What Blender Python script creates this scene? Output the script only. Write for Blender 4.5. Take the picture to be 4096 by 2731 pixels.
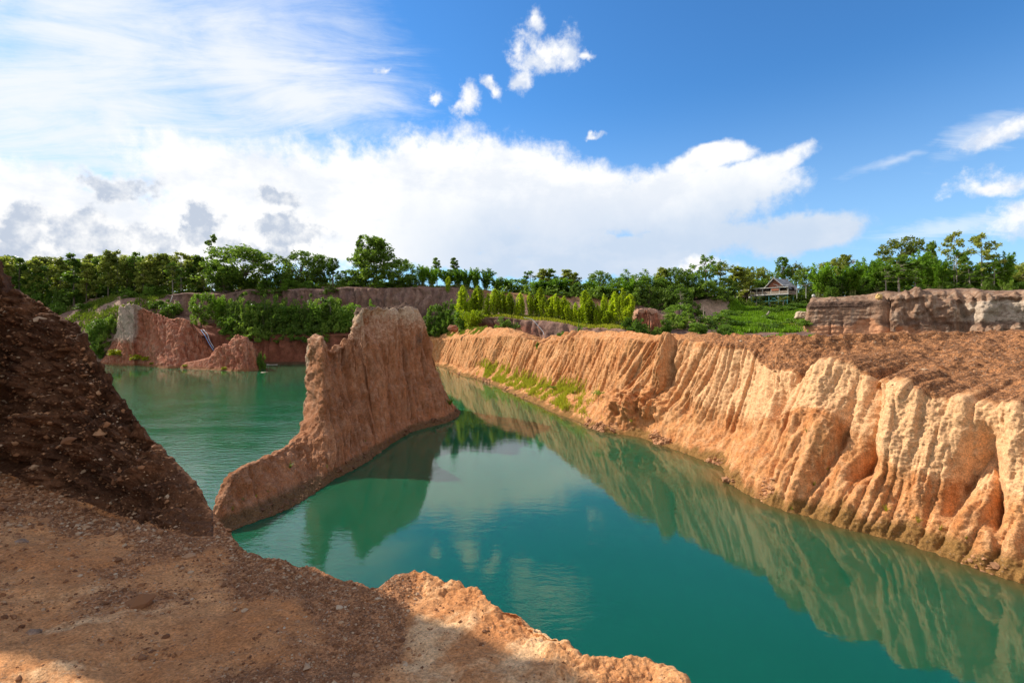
import bpy, math, random
import numpy as np
from mathutils import Vector, Matrix
from mathutils.bvhtree import BVHTree

for o in list(bpy.data.objects):
    bpy.data.objects.remove(o)
random.seed(7)
RNG = np.random.default_rng(11)
SC = bpy.context.scene
COL = SC.collection
R = math.radians

# ------------------------------------------------------------------ camera
F, CX, HY, CAMH = 483.6, 512.0, 325.0, 9.0
cam = bpy.data.cameras.new('camera')
cam.lens = 17.0
cam.sensor_width = 36.0
cam.shift_y = -(341.0 - HY) / 1024.0
cam.clip_start = 0.05
cam.clip_end = 4000
camo = bpy.data.objects.new('camera', cam)
camo.location = (0, 0, CAMH)
camo.rotation_euler = (R(90), 0, 0)
COL.objects.link(camo)
SC.camera = camo
SC.view_settings.view_transform = 'Standard'
SC.view_settings.look = 'None'
SC.view_settings.exposure = 0.35
SC.view_settings.gamma = 1.0
SC.render.engine = 'CYCLES'
SC.cycles.use_denoising = True
SC.cycles.max_bounces = 8
SC.cycles.transparent_max_bounces = 8

# ------------------------------------------------------------------ node helper
class NT:
    def __init__(s, tree):
        s.t = tree
        s.n = tree.nodes
        s.l = tree.links
    def new(s, typ, **kw):
        n = s.n.new(typ)
        for k, v in kw.items():
            setattr(n, k, v)
        return n
    def put(s, sock, v):
        if v is None:
            return
        if hasattr(v, 'is_output'):
            s.l.new(v, sock)
        else:
            if sock.type in ('RGBA',) and len(v) == 3:
                v = (*v, 1)
            sock.default_value = v
    def m(s, op, a, b=None, c=None, clamp=False):
        n = s.new('ShaderNodeMath', operation=op, use_clamp=clamp)
        s.put(n.inputs[0], a); s.put(n.inputs[1], b); s.put(n.inputs[2], c)
        return n.outputs[0]
    def v(s, op, a, b=None, scale=None):
        n = s.new('ShaderNodeVectorMath', operation=op)
        s.put(n.inputs[0], a); s.put(n.inputs[1], b)
        if scale is not None:
            s.put(n.inputs['Scale'], scale)
        return n.outputs['Value'] if op in ('LENGTH', 'DOT_PRODUCT', 'DISTANCE') else n.outputs[0]
    def noise(s, vec, scale, detail=4, rough=0.5, dist=0.0, color=False):
        n = s.new('ShaderNodeTexNoise')
        s.put(n.inputs['Vector'], vec)
        n.inputs['Scale'].default_value = scale
        n.inputs['Detail'].default_value = detail
        n.inputs['Roughness'].default_value = rough
        n.inputs['Distortion'].default_value = dist
        return n.outputs['Color' if color else 'Fac']
    def voro(s, vec, scale, feature='F1', out='Distance'):
        n = s.new('ShaderNodeTexVoronoi', feature=feature)
        s.put(n.inputs['Vector'], vec)
        n.inputs['Scale'].default_value = scale
        return n
    def map(s, vec, loc=(0, 0, 0), rot=(0, 0, 0), scale=(1, 1, 1), typ='POINT'):
        n = s.new('ShaderNodeMapping', vector_type=typ)
        s.put(n.inputs['Vector'], vec)
        n.inputs['Location'].default_value = loc
        n.inputs['Rotation'].default_value = rot
        n.inputs['Scale'].default_value = scale
        return n.outputs[0]
    def mix(s, f, a, b, mode='MIX'):
        n = s.new('ShaderNodeMix', data_type='RGBA', blend_type=mode)
        s.put(n.inputs[0], f); s.put(n.inputs[6], a); s.put(n.inputs[7], b)
        return n.outputs[2]
    def ss(s, x, e0, e1, o0=0.0, o1=1.0):
        n = s.new('ShaderNodeMapRange', interpolation_type='SMOOTHSTEP')
        s.put(n.inputs[0], x)
        n.inputs[1].default_value = e0; n.inputs[2].default_value = e1
        n.inputs[3].default_value = o0; n.inputs[4].default_value = o1
        return n.outputs[0]
    def sep(s, vec):
        n = s.new('ShaderNodeSeparateXYZ'); s.put(n.inputs[0], vec)
        return n.outputs
    def comb(s, x, y, z):
        n = s.new('ShaderNodeCombineXYZ')
        s.put(n.inputs[0], x); s.put(n.inputs[1], y); s.put(n.inputs[2], z)
        return n.outputs[0]
    def attr(s, name):
        return s.new('ShaderNodeAttribute', attribute_name=name).outputs['Fac']

# ------------------------------------------------------------------ sun and sky
SUN_AZ = R(-63)          # clockwise from +Y
SUN_EL = R(36)
sd = Vector((math.sin(SUN_AZ) * math.cos(SUN_EL), math.cos(SUN_AZ) * math.cos(SUN_EL), math.sin(SUN_EL)))
sun = bpy.data.lights.new('sun', 'SUN')
sun.energy = 4.9
sun.angle = R(0.5)
sun.color = (1.0, 0.93, 0.80)
suno = bpy.data.objects.new('sun', sun)
suno.rotation_euler = sd.to_track_quat('Z', 'Y').to_euler()
suno.location = (-60, 30, 60)
COL.objects.link(suno)

def px2dir(u, v):
    X = (u - CX) / F; Z = -(v - HY) / F
    return math.atan(X), math.atan(Z / math.sqrt(1 + X * X))

world = bpy.data.worlds.new('World')
SC.world = world
world.use_nodes = True
w = NT(world.node_tree)
w.n.clear()
wout = w.new('ShaderNodeOutputWorld')
bg = w.new('ShaderNodeBackground')
w.l.new(bg.outputs[0], wout.inputs[0])
STR = 0.10
bg.inputs[1].default_value = STR
sky = w.new('ShaderNodeTexSky', sky_type='NISHITA')
sky.sun_disc = False
sky.sun_elevation = SUN_EL
sky.sun_rotation = SUN_AZ
sky.air_density = 1.0
sky.dust_density = 0.1
sky.ozone_density = 2.0
hs = w.new('ShaderNodeHueSaturation')
hs.inputs['Saturation'].default_value = 1.13
hs.inputs['Value'].default_value = 1.15
w.l.new(sky.outputs[0], hs.inputs['Color'])
tc = w.new('ShaderNodeTexCoord')
D = tc.outputs['Generated']
dx, dy, dz = w.sep(D)
az = w.m('ARCTAN2', dx, dy)
el = w.m('ARCSINE', dz)
P = w.comb(az, el, 0.0)
wn = w.noise(D, 5.0, 5, 0.6, color=True)
warp = w.v('SCALE', w.v('SUBTRACT', wn, (0.5, 0.5, 0.5)), scale=0.10)
Pw = w.v('ADD', P, warp)
wn2 = w.noise(D, 18.0, 5, 0.6, color=True)
Pc = w.v('ADD', Pw, w.v('SCALE', w.v('SUBTRACT', wn2, (0.5, 0.5, 0.5)), scale=0.045))

def blob(vec, u, v, rx, ry, rot=0.0):
    a, e = px2dir(u, v)
    a1, _ = px2dir(u + rx, v); a0, _ = px2dir(u - rx, v)
    _, e1 = px2dir(u, v - ry); _, e0 = px2dir(u, v + ry)
    q = w.map(vec, (a, e, 0), (0, 0, R(rot)), ((a1 - a0) / 2, (e1 - e0) / 2, 1), 'TEXTURE')
    return w.m('SUBTRACT', 1.0, w.v('LENGTH', q))
def union(vec, lst):
    r = None
    for b in lst:
        k = blob(vec, *b)
        r = k if r is None else w.m('MAXIMUM', r, k)
    return r
fb = w.noise(D, 9.0, 8, 0.62)
fb2 = w.noise(w.map(D, (3, 1, 2)), 30.0, 8, 0.65)
fine = w.m('ADD', w.m('MULTIPLY', w.m('SUBTRACT', fb, 0.5), 0.9), w.m('MULTIPLY', w.m('SUBTRACT', fb2, 0.5), 0.9))

# 1 the big anvil sheet
anvil = union(Pw, [(60, 235, 300, 78), (300, 205, 190, 72), (460, 190, 150, 60), (560, 205, 120, 44),
                   (690, 200, 110, 42), (705, 162, 52, 16, 4), (745, 178, 75, 20, 14), (640, 245, 170, 26),
                   (800, 235, 75, 22, 6), (560, 262, 190, 14), (400, 235, 260, 34)])
anv_a = w.ss(w.m('ADD', anvil, w.m('MULTIPLY', fine, 0.75)), -0.05, 0.36)
# 2 cumulus (crisp)
cum = union(Pc, [(541, 26, 13, 18, 20), (553, 52, 34, 20), (540, 62, 24, 18), (530, 82, 15, 17), (575, 50, 15, 26, 20),
                 (493, 93, 13, 8, -20), (466, 105, 14, 16, 25), (432, 101, 7, 10, 20), (591, 51, 9, 6),
                 (380, 70, 10, 5, 35), (598, 136, 14, 4, -5),
                 (1010, 185, 60, 15, -6), (1035, 128, 75, 12, 12), (1040, 215, 58, 24),
                 (700, 272, 40, 12), (640, 276, 14, 10), (845, 290, 10, 8)])
fb3 = w.noise(w.map(D, (1, 7, 3)), 60.0, 6, 0.7)
cum_a = w.ss(w.m('ADD', w.m('ADD', cum, w.m('MULTIPLY', w.m('SUBTRACT', fb3, 0.5), 0.9)), w.m('MULTIPLY', fine, 1.9)), -0.22, 0.82)
# 3 low lumpy clouds on the left
low = union(Pc, [(30, 228, 45, 30), (90, 232, 55, 34), (195, 225, 26, 32), (150, 240, 60, 26), (275, 196, 30, 15),
                 (285, 228, 55, 20), (120, 185, 60, 22), (250, 250, 60, 24), (20, 250, 60, 20), (110, 252, 70, 18)])
low_a = w.ss(w.m('ADD', low, w.m('MULTIPLY', fine, 1.3)), -0.05, 0.5)
# 4 cirrus veil, upper left and faint streaks on the right
zz = w.m('ADD', w.m('MAXIMUM', dz, 0.0), 0.12)
pl = w.comb(w.m('DIVIDE', dx, zz), w.m('DIVIDE', dy, zz), 0.0)
st1 = w.noise(w.map(pl, (0, 0, 0), (0, 0, R(28)), (0.8, 2.0, 1)), 1.7, 10, 0.68, 0.8)
st2 = w.noise(w.map(pl, (5, 2, 0), (0, 0, R(-15)), (1.3, 1.3, 1)), 1.6, 6, 0.6)
cmask = union(Pw, [(100, 60, 300, 190), (60, 135, 230, 80), (250, 70, 190, 120), (120, 120, 60, 140, 0), (-150, 100, 300, 300), (300, 95, 140, 60, -10)])
csum = w.m('ADD', w.m('MULTIPLY', cmask, 0.75), w.m('ADD', w.m('MULTIPLY', w.m('SUBTRACT', st1, 0.5), 1.7), w.m('MULTIPLY', w.m('SUBTRACT', st2, 0.5), 0.9)))
cir_a = w.m('MULTIPLY', w.ss(csum, -0.25, 0.85), 0.94)
cm2 = union(Pw, [(990, 140, 80, 26, 14), (900, 160, 80, 10, 14), (940, 232, 120, 14)])
cir2 = w.m('MULTIPLY', w.ss(w.m('ADD', w.m('MULTIPLY', cm2, 0.6), w.m('MULTIPLY', w.m('SUBTRACT', st1, 0.5), 1.6)), 0.05, 0.7), 0.45)
# 5 clouds behind the viewer, so that the light is right all round
back = w.ss(w.m('ABSOLUTE', az), 0.95, 1.4)
bk_a = w.m('MULTIPLY', back, w.ss(w.noise(D, 2.4, 7, 0.6), 0.36, 0.55))

def W3(r, g, b):
    return (0.80 * r / STR, 0.80 * g / STR, 0.80 * b / STR)
white = W3(1.04, 1.04, 1.04)
shade_n = w.noise(D, 7.0, 6, 0.6)
under = w.ss(w.m('ADD', el, w.m('MULTIPLY', w.m('SUBTRACT', fb, 0.5), 0.12)), R(18), R(9.0))          # undersides of the sheet turn blue grey lower down
ua = w.m('MULTIPLY', under, w.ss(az, R(-20), R(0)))
anv_c = w.mix(w.m('MULTIPLY', ua, 0.95), white, W3(0.58, 0.70, 0.87))
low_g = w.m('MULTIPLY', w.ss(w.m('ADD', w.m('MULTIPLY', low, 1.0), w.m('MULTIPLY', fine, 1.7)), 0.06, 0.60), w.ss(shade_n, 0.66, 0.42, 0.25, 1.0))
D2 = w.v('ADD', D, (-0.016, 0.0, 0.014))
emb = w.m('SUBTRACT', w.noise(D2, 13.0, 6, 0.6), w.noise(D, 13.0, 6, 0.6))
low_g = w.m('ADD', low_g, w.m('MULTIPLY', emb, 4.5), clamp=True)
low_c = w.mix(low_g, W3(1.0, 1.0, 1.0), W3(0.54, 0.61, 0.73))
cum_c = w.mix(w.ss(w.noise(D, 22.0, 5, 0.6), 0.58, 0.38), white, W3(0.72, 0.79, 0.92))
c = w.mix(1.0, hs.outputs[0], (0.60, 1.02, 1.30), 'MULTIPLY')
hz = w.ss(el, R(26), R(1.0))
c = w.mix(w.m('MULTIPLY', hz, 0.55), c, W3(0.50, 0.72, 1.0))
c = w.mix(cir2, c, white)
c = w.mix(cir_a, c, W3(0.93, 0.96, 1.0))
anv_c = w.mix(w.m('MULTIPLY', w.m('ADD', w.ss(w.noise(w.map(D, scale=(1, 1, 2.2)), 4.5, 6, 0.6), 0.47, 0.66), w.m('MULTIPLY', emb, 1.6), clamp=True), 0.6), anv_c, W3(0.74, 0.81, 0.92))
c = w.mix(anv_a, c, anv_c)
c = w.mix(w.m('MULTIPLY', low_a, 0.96), c, low_c)
c = w.mix(cum_a, c, cum_c)
c = w.mix(bk_a, c, W3(0.80, 0.80, 0.82))
w.l.new(c, bg.inputs[0])
world.cycles.sampling_method = 'MANUAL'
world.cycles.sample_map_resolution = 512

# ------------------------------------------------------------------ noise in numpy
_perm = np.random.default_rng(5).permutation(256)
_perm = np.concatenate([_perm, _perm, _perm])
_g = np.random.default_rng(6).normal(size=(256, 3))
_g /= np.linalg.norm(_g, axis=1)[:, None]
def perlin(x, y, z=0.0):
    x, y, z = np.broadcast_arrays(np.asarray(x, float), np.asarray(y, float), np.asarray(z, float))
    xi = np.floor(x).astype(int); yi = np.floor(y).astype(int); zi = np.floor(z).astype(int)
    xf, yf, zf = x - xi, y - yi, z - zi
    fade = lambda t: t * t * t * (t * (t * 6 - 15) + 10)
    a, b, cc = fade(xf), fade(yf), fade(zf)
    out = np.zeros(x.shape)
    for i in (0, 1):
        wx = a if i else 1 - a
        for j in (0, 1):
            wy = b if j else 1 - b
            for k in (0, 1):
                wz = cc if k else 1 - cc
                h = _perm[_perm[_perm[(xi + i) & 255] + ((yi + j) & 255)] + ((zi + k) & 255)]
                g = _g[h]
                out += wx * wy * wz * (g[..., 0] * (xf - i) + g[..., 1] * (yf - j) + g[..., 2] * (zf - k))
    return out * 1.5
def fbm(x, y, z=0.0, o=4, gain=0.5):
    r, a, f = 0.0, 1.0, 1.0
    for i in range(o):
        r = r + a * perlin(x * f + 17.3 * i, y * f - 9.1 * i, z * f + 4.7 * i)
        a *= gain; f *= 2.03
    return r
def ridged(x, y, z=0.0, p=1.0):
    return np.clip(1.0 - np.abs(perlin(x, y, z)) * 2.2, 0, 1) ** p
def sstep(x, a, b):
    t = np.clip((x - a) / (b - a), 0, 1)
    return t * t * (3 - 2 * t)

# ------------------------------------------------------------------ mesh helpers
def mesh_arrays(name, V, faces, mats=(), smooth=False, attrs=None, mat_idx=None):
    """faces: (n,k) int array, all with k corners"""
    me = bpy.data.meshes.new(name)
    V = np.asarray(V, np.float32); faces = np.asarray(faces, np.int32)
    n, k = faces.shape
    me.vertices.add(len(V)); me.vertices.foreach_set('co', V.ravel())
    me.loops.add(n * k); me.loops.foreach_set('vertex_index', faces.ravel())
    me.polygons.add(n)
    me.polygons.foreach_set('loop_start', np.arange(0, n * k, k, dtype=np.int32))
    me.polygons.foreach_set('loop_total', np.full(n, k, np.int32))
    if mat_idx is not None:
        me.polygons.foreach_set('material_index', np.asarray(mat_idx, np.int32))
    me.update(calc_edges=True)
    me.polygons.foreach_set('use_smooth', np.full(n, bool(smooth)))
    for a, (dom, arr) in (attrs or {}).items():
        at = me.attributes.new(a, 'FLOAT', dom)
        at.data.foreach_set('value', np.asarray(arr, np.float32).ravel())
    for m_ in mats:
        me.materials.append(m_)
    me.validate()
    return me
def grid_faces(ns, nt, flip=False):
    i = np.arange(ns * nt).reshape(ns, nt)
    a, b, c_, d = i[:-1, :-1].ravel(), i[1:, :-1].ravel(), i[1:, 1:].ravel(), i[:-1, 1:].ravel()
    return np.stack([a, d, c_, b] if flip else [a, b, c_, d], 1)
def link(name, me, parent=None, loc=None):
    o = bpy.data.objects.new(name, me)
    COL.objects.link(o)
    if parent is not None:
        o.parent = parent
    if loc is not None:
        o.location = loc
    return o
def tag(o, label=None, cat=None, group=None, kind=None):
    for k, v in (('label', label), ('category', cat), ('group', group), ('kind', kind)):
        if v:
            o[k] = v
    return o
def empty(name, loc, label, cat, group=None, rz=0.0):
    o = bpy.data.objects.new(name, None)
    o.empty_display_size = 0.2
    o.location = loc
    o.rotation_euler = (0, 0, rz)
    COL.objects.link(o)
    return tag(o, label, cat, group)
class MB:
    """collects boxes, bars and tubes into ONE mesh"""
    def __init__(s):
        s.v, s.f = [], []
    def add(s, vs, fs):
        b = len(s.v)
        s.v += [tuple(p) for p in vs]
        s.f += [tuple(i + b for i in f) for f in fs]
    def box(s, c, size, rot=None):
        h = Vector(size) / 2
        vs = [Vector((x * h.x, y * h.y, z * h.z)) for x in (-1, 1) for y in (-1, 1) for z in (-1, 1)]
        if rot is not None:
            vs = [rot @ p for p in vs]
        s.add([p + Vector(c) for p in vs], [(0, 1, 3, 2), (4, 6, 7, 5), (0, 4, 5, 1), (2, 3, 7, 6), (0, 2, 6, 4), (1, 5, 7, 3)])
    def tube(s, pts, rad, n=6):
        pts = [Vector(p) for p in pts]
        rad = rad if hasattr(rad, '__len__') else [rad] * len(pts)
        vs, fs = [], []
        for i, p in enumerate(pts):
            d = (pts[min(i + 1, len(pts) - 1)] - pts[max(i - 1, 0)]).normalized()
            a = d.orthogonal().normalized() if abs(d.z) > 0.95 else d.cross(Vector((0, 0, 1))).normalized()
            b = d.cross(a)
            for k in range(n):
                t = 2 * math.pi * k / n
                vs.append(p + (a * math.cos(t) + b * math.sin(t)) * rad[i])
        for i in range(len(pts) - 1):
            for k in range(n):
                k2 = (k + 1) % n
                fs.append((i * n + k, i * n + k2, (i + 1) * n + k2, (i + 1) * n + k))
        fs.append(tuple(range(n))[::-1]); fs.append(tuple((len(pts) - 1) * n + k for k in range(n)))
        s.add(vs, fs)
    def mesh(s, name, mat, smooth=False):
        me = bpy.data.meshes.new(name)
        me.from_pydata(s.v, [], s.f)
        me.materials.append(mat)
        me.polygons.foreach_set('use_smooth', [smooth] * len(me.polygons))
        me.update()
        return me
    def obj(s, name, mat, parent=None, smooth=False):
        return link(name, s.mesh(name, mat, smooth), parent)

def gsm(A, sig, axis):
    if sig <= 0:
        return A
    r = int(max(1, math.ceil(sig * 3)))
    k = np.exp(-0.5 * (np.arange(-r, r + 1) / sig) ** 2); k /= k.sum()
    pad = [(0, 0)] * A.ndim; pad[axis] = (r, r)
    B = np.pad(A, pad, mode='reflect', reflect_type='odd')
    out = np.zeros_like(A)
    n = A.shape[axis]
    for i, kv in enumerate(k):
        sl = [slice(None)] * A.ndim; sl[axis] = slice(i, i + n)
        out += kv * B[tuple(sl)]
    return out
def loft(st, ns, rows, sig_s=3.0, sig_t=1.5, wts=None):
    """st: (n,K,3) stations; gives grid (ns,nt,3), station coordinate, profile coordinate"""
    st = np.asarray(st, float)
    n, K, _ = st.shape
    if wts is None:
        L = np.linalg.norm(np.diff(st, axis=0), axis=2).mean(1)
        dep = np.maximum(np.abs(st[:, :, 1]).mean(1), 4.0)
        wts = np.maximum(L / (0.5 * (dep[:-1] + dep[1:])), 1e-4)
    cum = np.concatenate([[0], np.cumsum(wts)])
    sv = np.linspace(0, cum[-1], ns)
    si = np.interp(sv, cum, np.arange(n))
    i0 = np.minimum(si.astype(int), n - 2); fr = (si - i0)[:, None, None]
    A = st[i0] * (1 - fr) + st[i0 + 1] * fr
    A = gsm(A, sig_s, 0)
    tv = np.concatenate([np.linspace(k, k + 1, rows[k], endpoint=False) for k in range(K - 1)] + [[K - 1]])
    j0 = np.minimum(tv.astype(int), K - 2); fr = (tv - j0)[None, :, None]
    G = A[:, j0] * (1 - fr) + A[:, j0 + 1] * fr
    G = gsm(G, sig_t, 1)
    return G, si, tv
def normals(G, flip=False):
    a = np.gradient(G, axis=0); b = np.gradient(G, axis=1)
    n = np.cross(a, b)
    n /= np.linalg.norm(n, axis=2)[..., None] + 1e-9
    return -n if flip else n
def slen(G, row):
    d = np.linalg.norm(np.diff(G[:, row], axis=0), axis=1)
    return np.concatenate([[0], np.cumsum(d)])
def zpix(v, y):
    return CAMH - (v - HY) * y / F
def upix(x, y):
    return CX + x / y * F
def pt(u, v, d):
    return np.array([(u - CX) / F * d, d, zpix(v, d)])

TERR = []          # coarse pieces of terrain, for standing things on
def terr(G, step=(4, 3)):
    g = G[::step[0], ::step[1]]
    TERR.append((g.reshape(-1, 3), grid_faces(g.shape[0], g.shape[1])))

# ------------------------------------------------------------------ materials
def new_mat(name):
    m_ = bpy.data.materials.new(name)
    m_.use_nodes = True
    t = NT(m_.node_tree)
    b = t.n['Principled BSDF']
    b.inputs['Specular IOR Level'].default_value = 0.2
    return m_, t, b
def plain(name, col, rough=0.7, metal=0.0, var=0.15, scale=3.0):
    m_, t, b = new_mat(name)
    pos = t.new('ShaderNodeTexCoord').outputs['Object']
    nn = t.noise(pos, scale, 5, 0.6)
    k = t.ss(nn, 0.3, 0.7, 1 - var, 1 + var)
    t.put(b.inputs['Base Color'], t.v('SCALE', col, scale=k))
    b.inputs['Roughness'].default_value = rough
    b.inputs['Metallic'].default_value = metal
    return m_
def soil(name, c_mid, c_dark, c_pale, c_grav, c_gdark, c_wet=(0.16, 0.10, 0.035), sc=1.0, bump=0.6, peb=14.0, pebcol=(0.55, 0.42, 0.3), streak=0.5, strata=None, pebamt=0.35, c_red=None):
    """earth: attributes pale, grav, wet (0..1) choose the layer"""
    m_, t, b = new_mat(name)
    pos = t.new('ShaderNodeNewGeometry').outputs['Position']
    n1 = t.noise(pos, 0.55 * sc, 6, 0.62)
    n2 = t.noise(pos, 3.1 * sc, 7, 0.68)
    n3 = t.noise(pos, 17.0 * sc, 5, 0.7)
    sv = t.noise(t.map(pos, scale=(2.2 * sc, 2.2 * sc, 0.22 * sc)), 1.0, 5, 0.6)
    c_ = t.mix(t.ss(n1, 0.35, 0.65), c_dark, c_mid)
    c_ = t.mix(t.m('MULTIPLY', t.ss(sv, 0.42, 0.66), streak), c_, c_pale)
    sd_ = t.noise(t.map(pos, (3, 9, 1), scale=(5.0 * sc, 5.0 * sc, 0.35 * sc)), 1.0, 4, 0.6)
    c_ = t.v('SCALE', c_, scale=t.ss(sd_, 0.36, 0.56, 1 - 0.42 * streak, 1.0))
    pale = t.attr('pale')
    c_ = t.mix(t.ss(t.m('ADD', pale, t.m('MULTIPLY', t.m('SUBTRACT', n2, 0.5), 1.1)), 0.3, 0.75), c_, c_pale)
    if strata is not None:
        z = t.sep(pos)[2]
        zz_ = t.m('ADD', z, t.m('MULTIPLY', t.m('SUBTRACT', n1, 0.5), 1.6))
        ns_ = t.noise(t.comb(0.0, 0.0, zz_), strata[1], 3, 0.6)
        c_ = t.mix(t.m('MULTIPLY', t.ss(ns_, 0.5, 0.62), 0.7), c_, strata[0])
    if c_red is not None:
        c_ = t.mix(t.ss(t.m('ADD', t.attr('red'), t.m('MULTIPLY', t.m('SUBTRACT', n2, 0.5), 0.6)), 0.35, 0.65), c_, c_red)
    wet = t.attr('wet')
    c_ = t.mix(t.ss(t.m('ADD', wet, t.m('MULTIPLY', t.m('SUBTRACT', n2, 0.5), 0.7)), 0.25, 0.8), c_, c_wet)
    grav = t.attr('grav')
    gm = t.ss(t.m('ADD', grav, t.m('MULTIPLY', t.m('SUBTRACT', n2, 0.5), 0.9)), 0.32, 0.62)
    gc = t.mix(t.ss(t.m('ADD', n3, t.m('MULTIPLY', t.m('SUBTRACT', n2, 0.5), 0.8)), 0.42, 0.62), c_gdark, c_grav)
    c_ = t.mix(gm, c_, gc)
    vo = t.voro(t.v('ADD', pos, t.v('SCALE', t.noise(pos, 6 * sc, 2, 0.5, color=True), scale=0.12)), peb)
    vr = t.sep(vo.outputs['Color'])
    isp = t.m('MULTIPLY', t.ss(vo.outputs['Distance'], 0.42, 0.30), t.ss(vr[0], 0.62, 0.70))
    isp = t.m('MULTIPLY', isp, t.m('ADD', t.m('MULTIPLY', gm, pebamt), pebamt * 0.6))
    c_ = t.mix(isp, c_, t.mix(vr[1], pebcol, c_gdark))
    k = t.m('MULTIPLY', t.ss(n3, 0.28, 0.72, 0.62, 1.32), t.ss(n2, 0.25, 0.75, 0.78, 1.2))
    t.put(b.inputs['Base Color'], t.v('SCALE', c_, scale=k))
    b.inputs['Roughness'].default_value = 0.92
    b.inputs['Specular IOR Level'].default_value = 0.1
    bh = t.m('ADD', t.m('MULTIPLY', n2, 0.55), t.m('ADD', t.m('MULTIPLY', n3, 0.3), t.m('MULTIPLY', isp, 0.5)))
    bp = t.new('ShaderNodeBump')
    bp.inputs['Strength'].default_value = bump
    bp.inputs['Distance'].default_value = 0.22 / sc
    t.put(bp.inputs['Height'], bh)
    t.l.new(bp.outputs[0], b.inputs['Normal'])
    return m_

M_RIDGE = soil('ridge_earth', (0.62, 0.29, 0.115), (0.50, 0.195, 0.068), (0.71, 0.405, 0.205), (0.43, 0.19, 0.078), (0.19, 0.085, 0.04), (0.24, 0.125, 0.04), peb=11, streak=0.55)
M_FIN = soil('fin_earth', (0.40, 0.172, 0.08), (0.28, 0.11, 0.046), (0.50, 0.31, 0.20), (0.13, 0.075, 0.05), (0.08, 0.045, 0.03), (0.15, 0.085, 0.04), peb=12, streak=0.35, c_red=(0.50, 0.36, 0.24))
M_FAR = soil('far_bank_earth', (0.27, 0.15, 0.11), (0.17, 0.10, 0.085), (0.42, 0.28, 0.2), (0.36, 0.18, 0.08), (0.2, 0.11, 0.06), (0.10, 0.06, 0.035), sc=0.5, peb=4, c_red=(0.22, 0.08, 0.048), streak=0.35, pebamt=0.1)
M_REDROCK = soil('red_rock_earth', (0.41, 0.15, 0.08), (0.30, 0.095, 0.05), (0.46, 0.25, 0.165), (0.35, 0.2, 0.13), (0.2, 0.1, 0.06), (0.25, 0.11, 0.05), sc=0.6, peb=5, c_red=(0.41, 0.30, 0.225), streak=0.6, pebamt=0.1)
M_GREY = soil('grey_cliff_earth', (0.34, 0.20, 0.125), (0.22, 0.125, 0.08), (0.46, 0.36, 0.27), (0.16, 0.095, 0.065), (0.09, 0.055, 0.04), (0.3, 0.2, 0.12), sc=0.7, peb=6, strata=((0.17, 0.10, 0.07), 0.9), c_red=(0.50, 0.25, 0.135), streak=0.4, pebamt=0.15)
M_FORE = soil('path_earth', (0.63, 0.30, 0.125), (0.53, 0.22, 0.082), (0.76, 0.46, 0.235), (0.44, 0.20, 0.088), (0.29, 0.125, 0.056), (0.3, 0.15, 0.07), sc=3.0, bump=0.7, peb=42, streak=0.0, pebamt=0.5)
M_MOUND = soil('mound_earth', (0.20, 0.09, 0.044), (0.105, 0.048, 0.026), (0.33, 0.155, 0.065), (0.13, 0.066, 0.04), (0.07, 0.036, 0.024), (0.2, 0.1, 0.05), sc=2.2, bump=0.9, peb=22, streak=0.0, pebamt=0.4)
M_GROUND = soil('upland_earth', (0.20, 0.16, 0.06), (0.10, 0.10, 0.03), (0.30, 0.22, 0.10), (0.2, 0.12, 0.06), (0.12, 0.08, 0.04), sc=0.3, peb=3, streak=0.0, pebamt=0.1)

# water: murky green, mirror-like at a shallow angle
M_WATER, t, b = new_mat('water')
pos = t.new('ShaderNodeNewGeometry').outputs['Position']
px_, py_, pz_ = t.sep(pos)
nl = t.noise(pos, 0.05, 3, 0.5)
wc = t.mix(t.ss(py_, 18, 60), (0.003, 0.085, 0.040), (0.016, 0.115, 0.048))
wc = t.mix(t.m('MULTIPLY', t.ss(nl, 0.45, 0.65), 0.3), wc, (0.008, 0.11, 0.075))
wc = t.mix(t.m('MULTIPLY', t.ss(t.m('ADD', t.attr('shallow'), t.m('MULTIPLY', t.m('SUBTRACT', t.noise(pos, 0.8, 4, 0.6), 0.5), 0.5)), 0.1, 0.9), 0.85), wc, (0.105, 0.075, 0.022))  # olive shore tint: mud, plus the ridge's reflection put into the colour
t.put(b.inputs['Base Color'], wc)
b.inputs['Roughness'].default_value = 0.03
b.inputs['IOR'].default_value = 1.48
b.inputs['Subsurface Weight'].default_value = 1.0
b.inputs['Subsurface Radius'].default_value = (0.5, 1.0, 0.8)
b.inputs['Subsurface Scale'].default_value = 1.0
b.inputs['Specular IOR Level'].default_value = 0.5
# wind ripples reach the open lake on the left; the narrow channel is almost still
side = t.m('ADD', px_, t.m('MULTIPLY', py_, 0.30))           # < 0 : open lake
open_ = t.ss(side, 0.6, -6.0)
far_ = t.ss(py_, 80, 60)
patch = t.ss(t.noise(t.map(pos, scale=(1, 2.2, 1)), 0.09, 4, 0.6), 0.38, 0.6)
chan = t.m('MULTIPLY', t.ss(t.noise(t.map(pos, (11, 4, 0), scale=(1, 1.6, 1)), 0.11, 4, 0.6), 0.50, 0.64), 0.05)
amp = t.m('ADD', t.m('ADD', 0.016, chan), t.m('MULTIPLY', open_, t.m('MULTIPLY', t.m('ADD', 0.03, t.m('MULTIPLY', far_, 0.24)), t.m('ADD', 0.4, t.m('MULTIPLY', patch, 0.6)))))
h1 = t.noise(t.map(pos, rot=(0, 0, R(12)), scale=(0.75, 1.9, 1)), 1.3, 4, 0.55, 0.3)
h2 = t.noise(t.map(pos, (3, 7, 0), rot=(0, 0, R(-18)), scale=(0.8, 1.6, 1)), 4.2, 3, 0.5)
hh = t.m('ADD', h1, t.m('MULTIPLY', h2, 0.28))
bp = t.new('ShaderNodeBump')
bp.inputs['Distance'].default_value = 0.16
t.put(bp.inputs['Strength'], amp)
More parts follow.
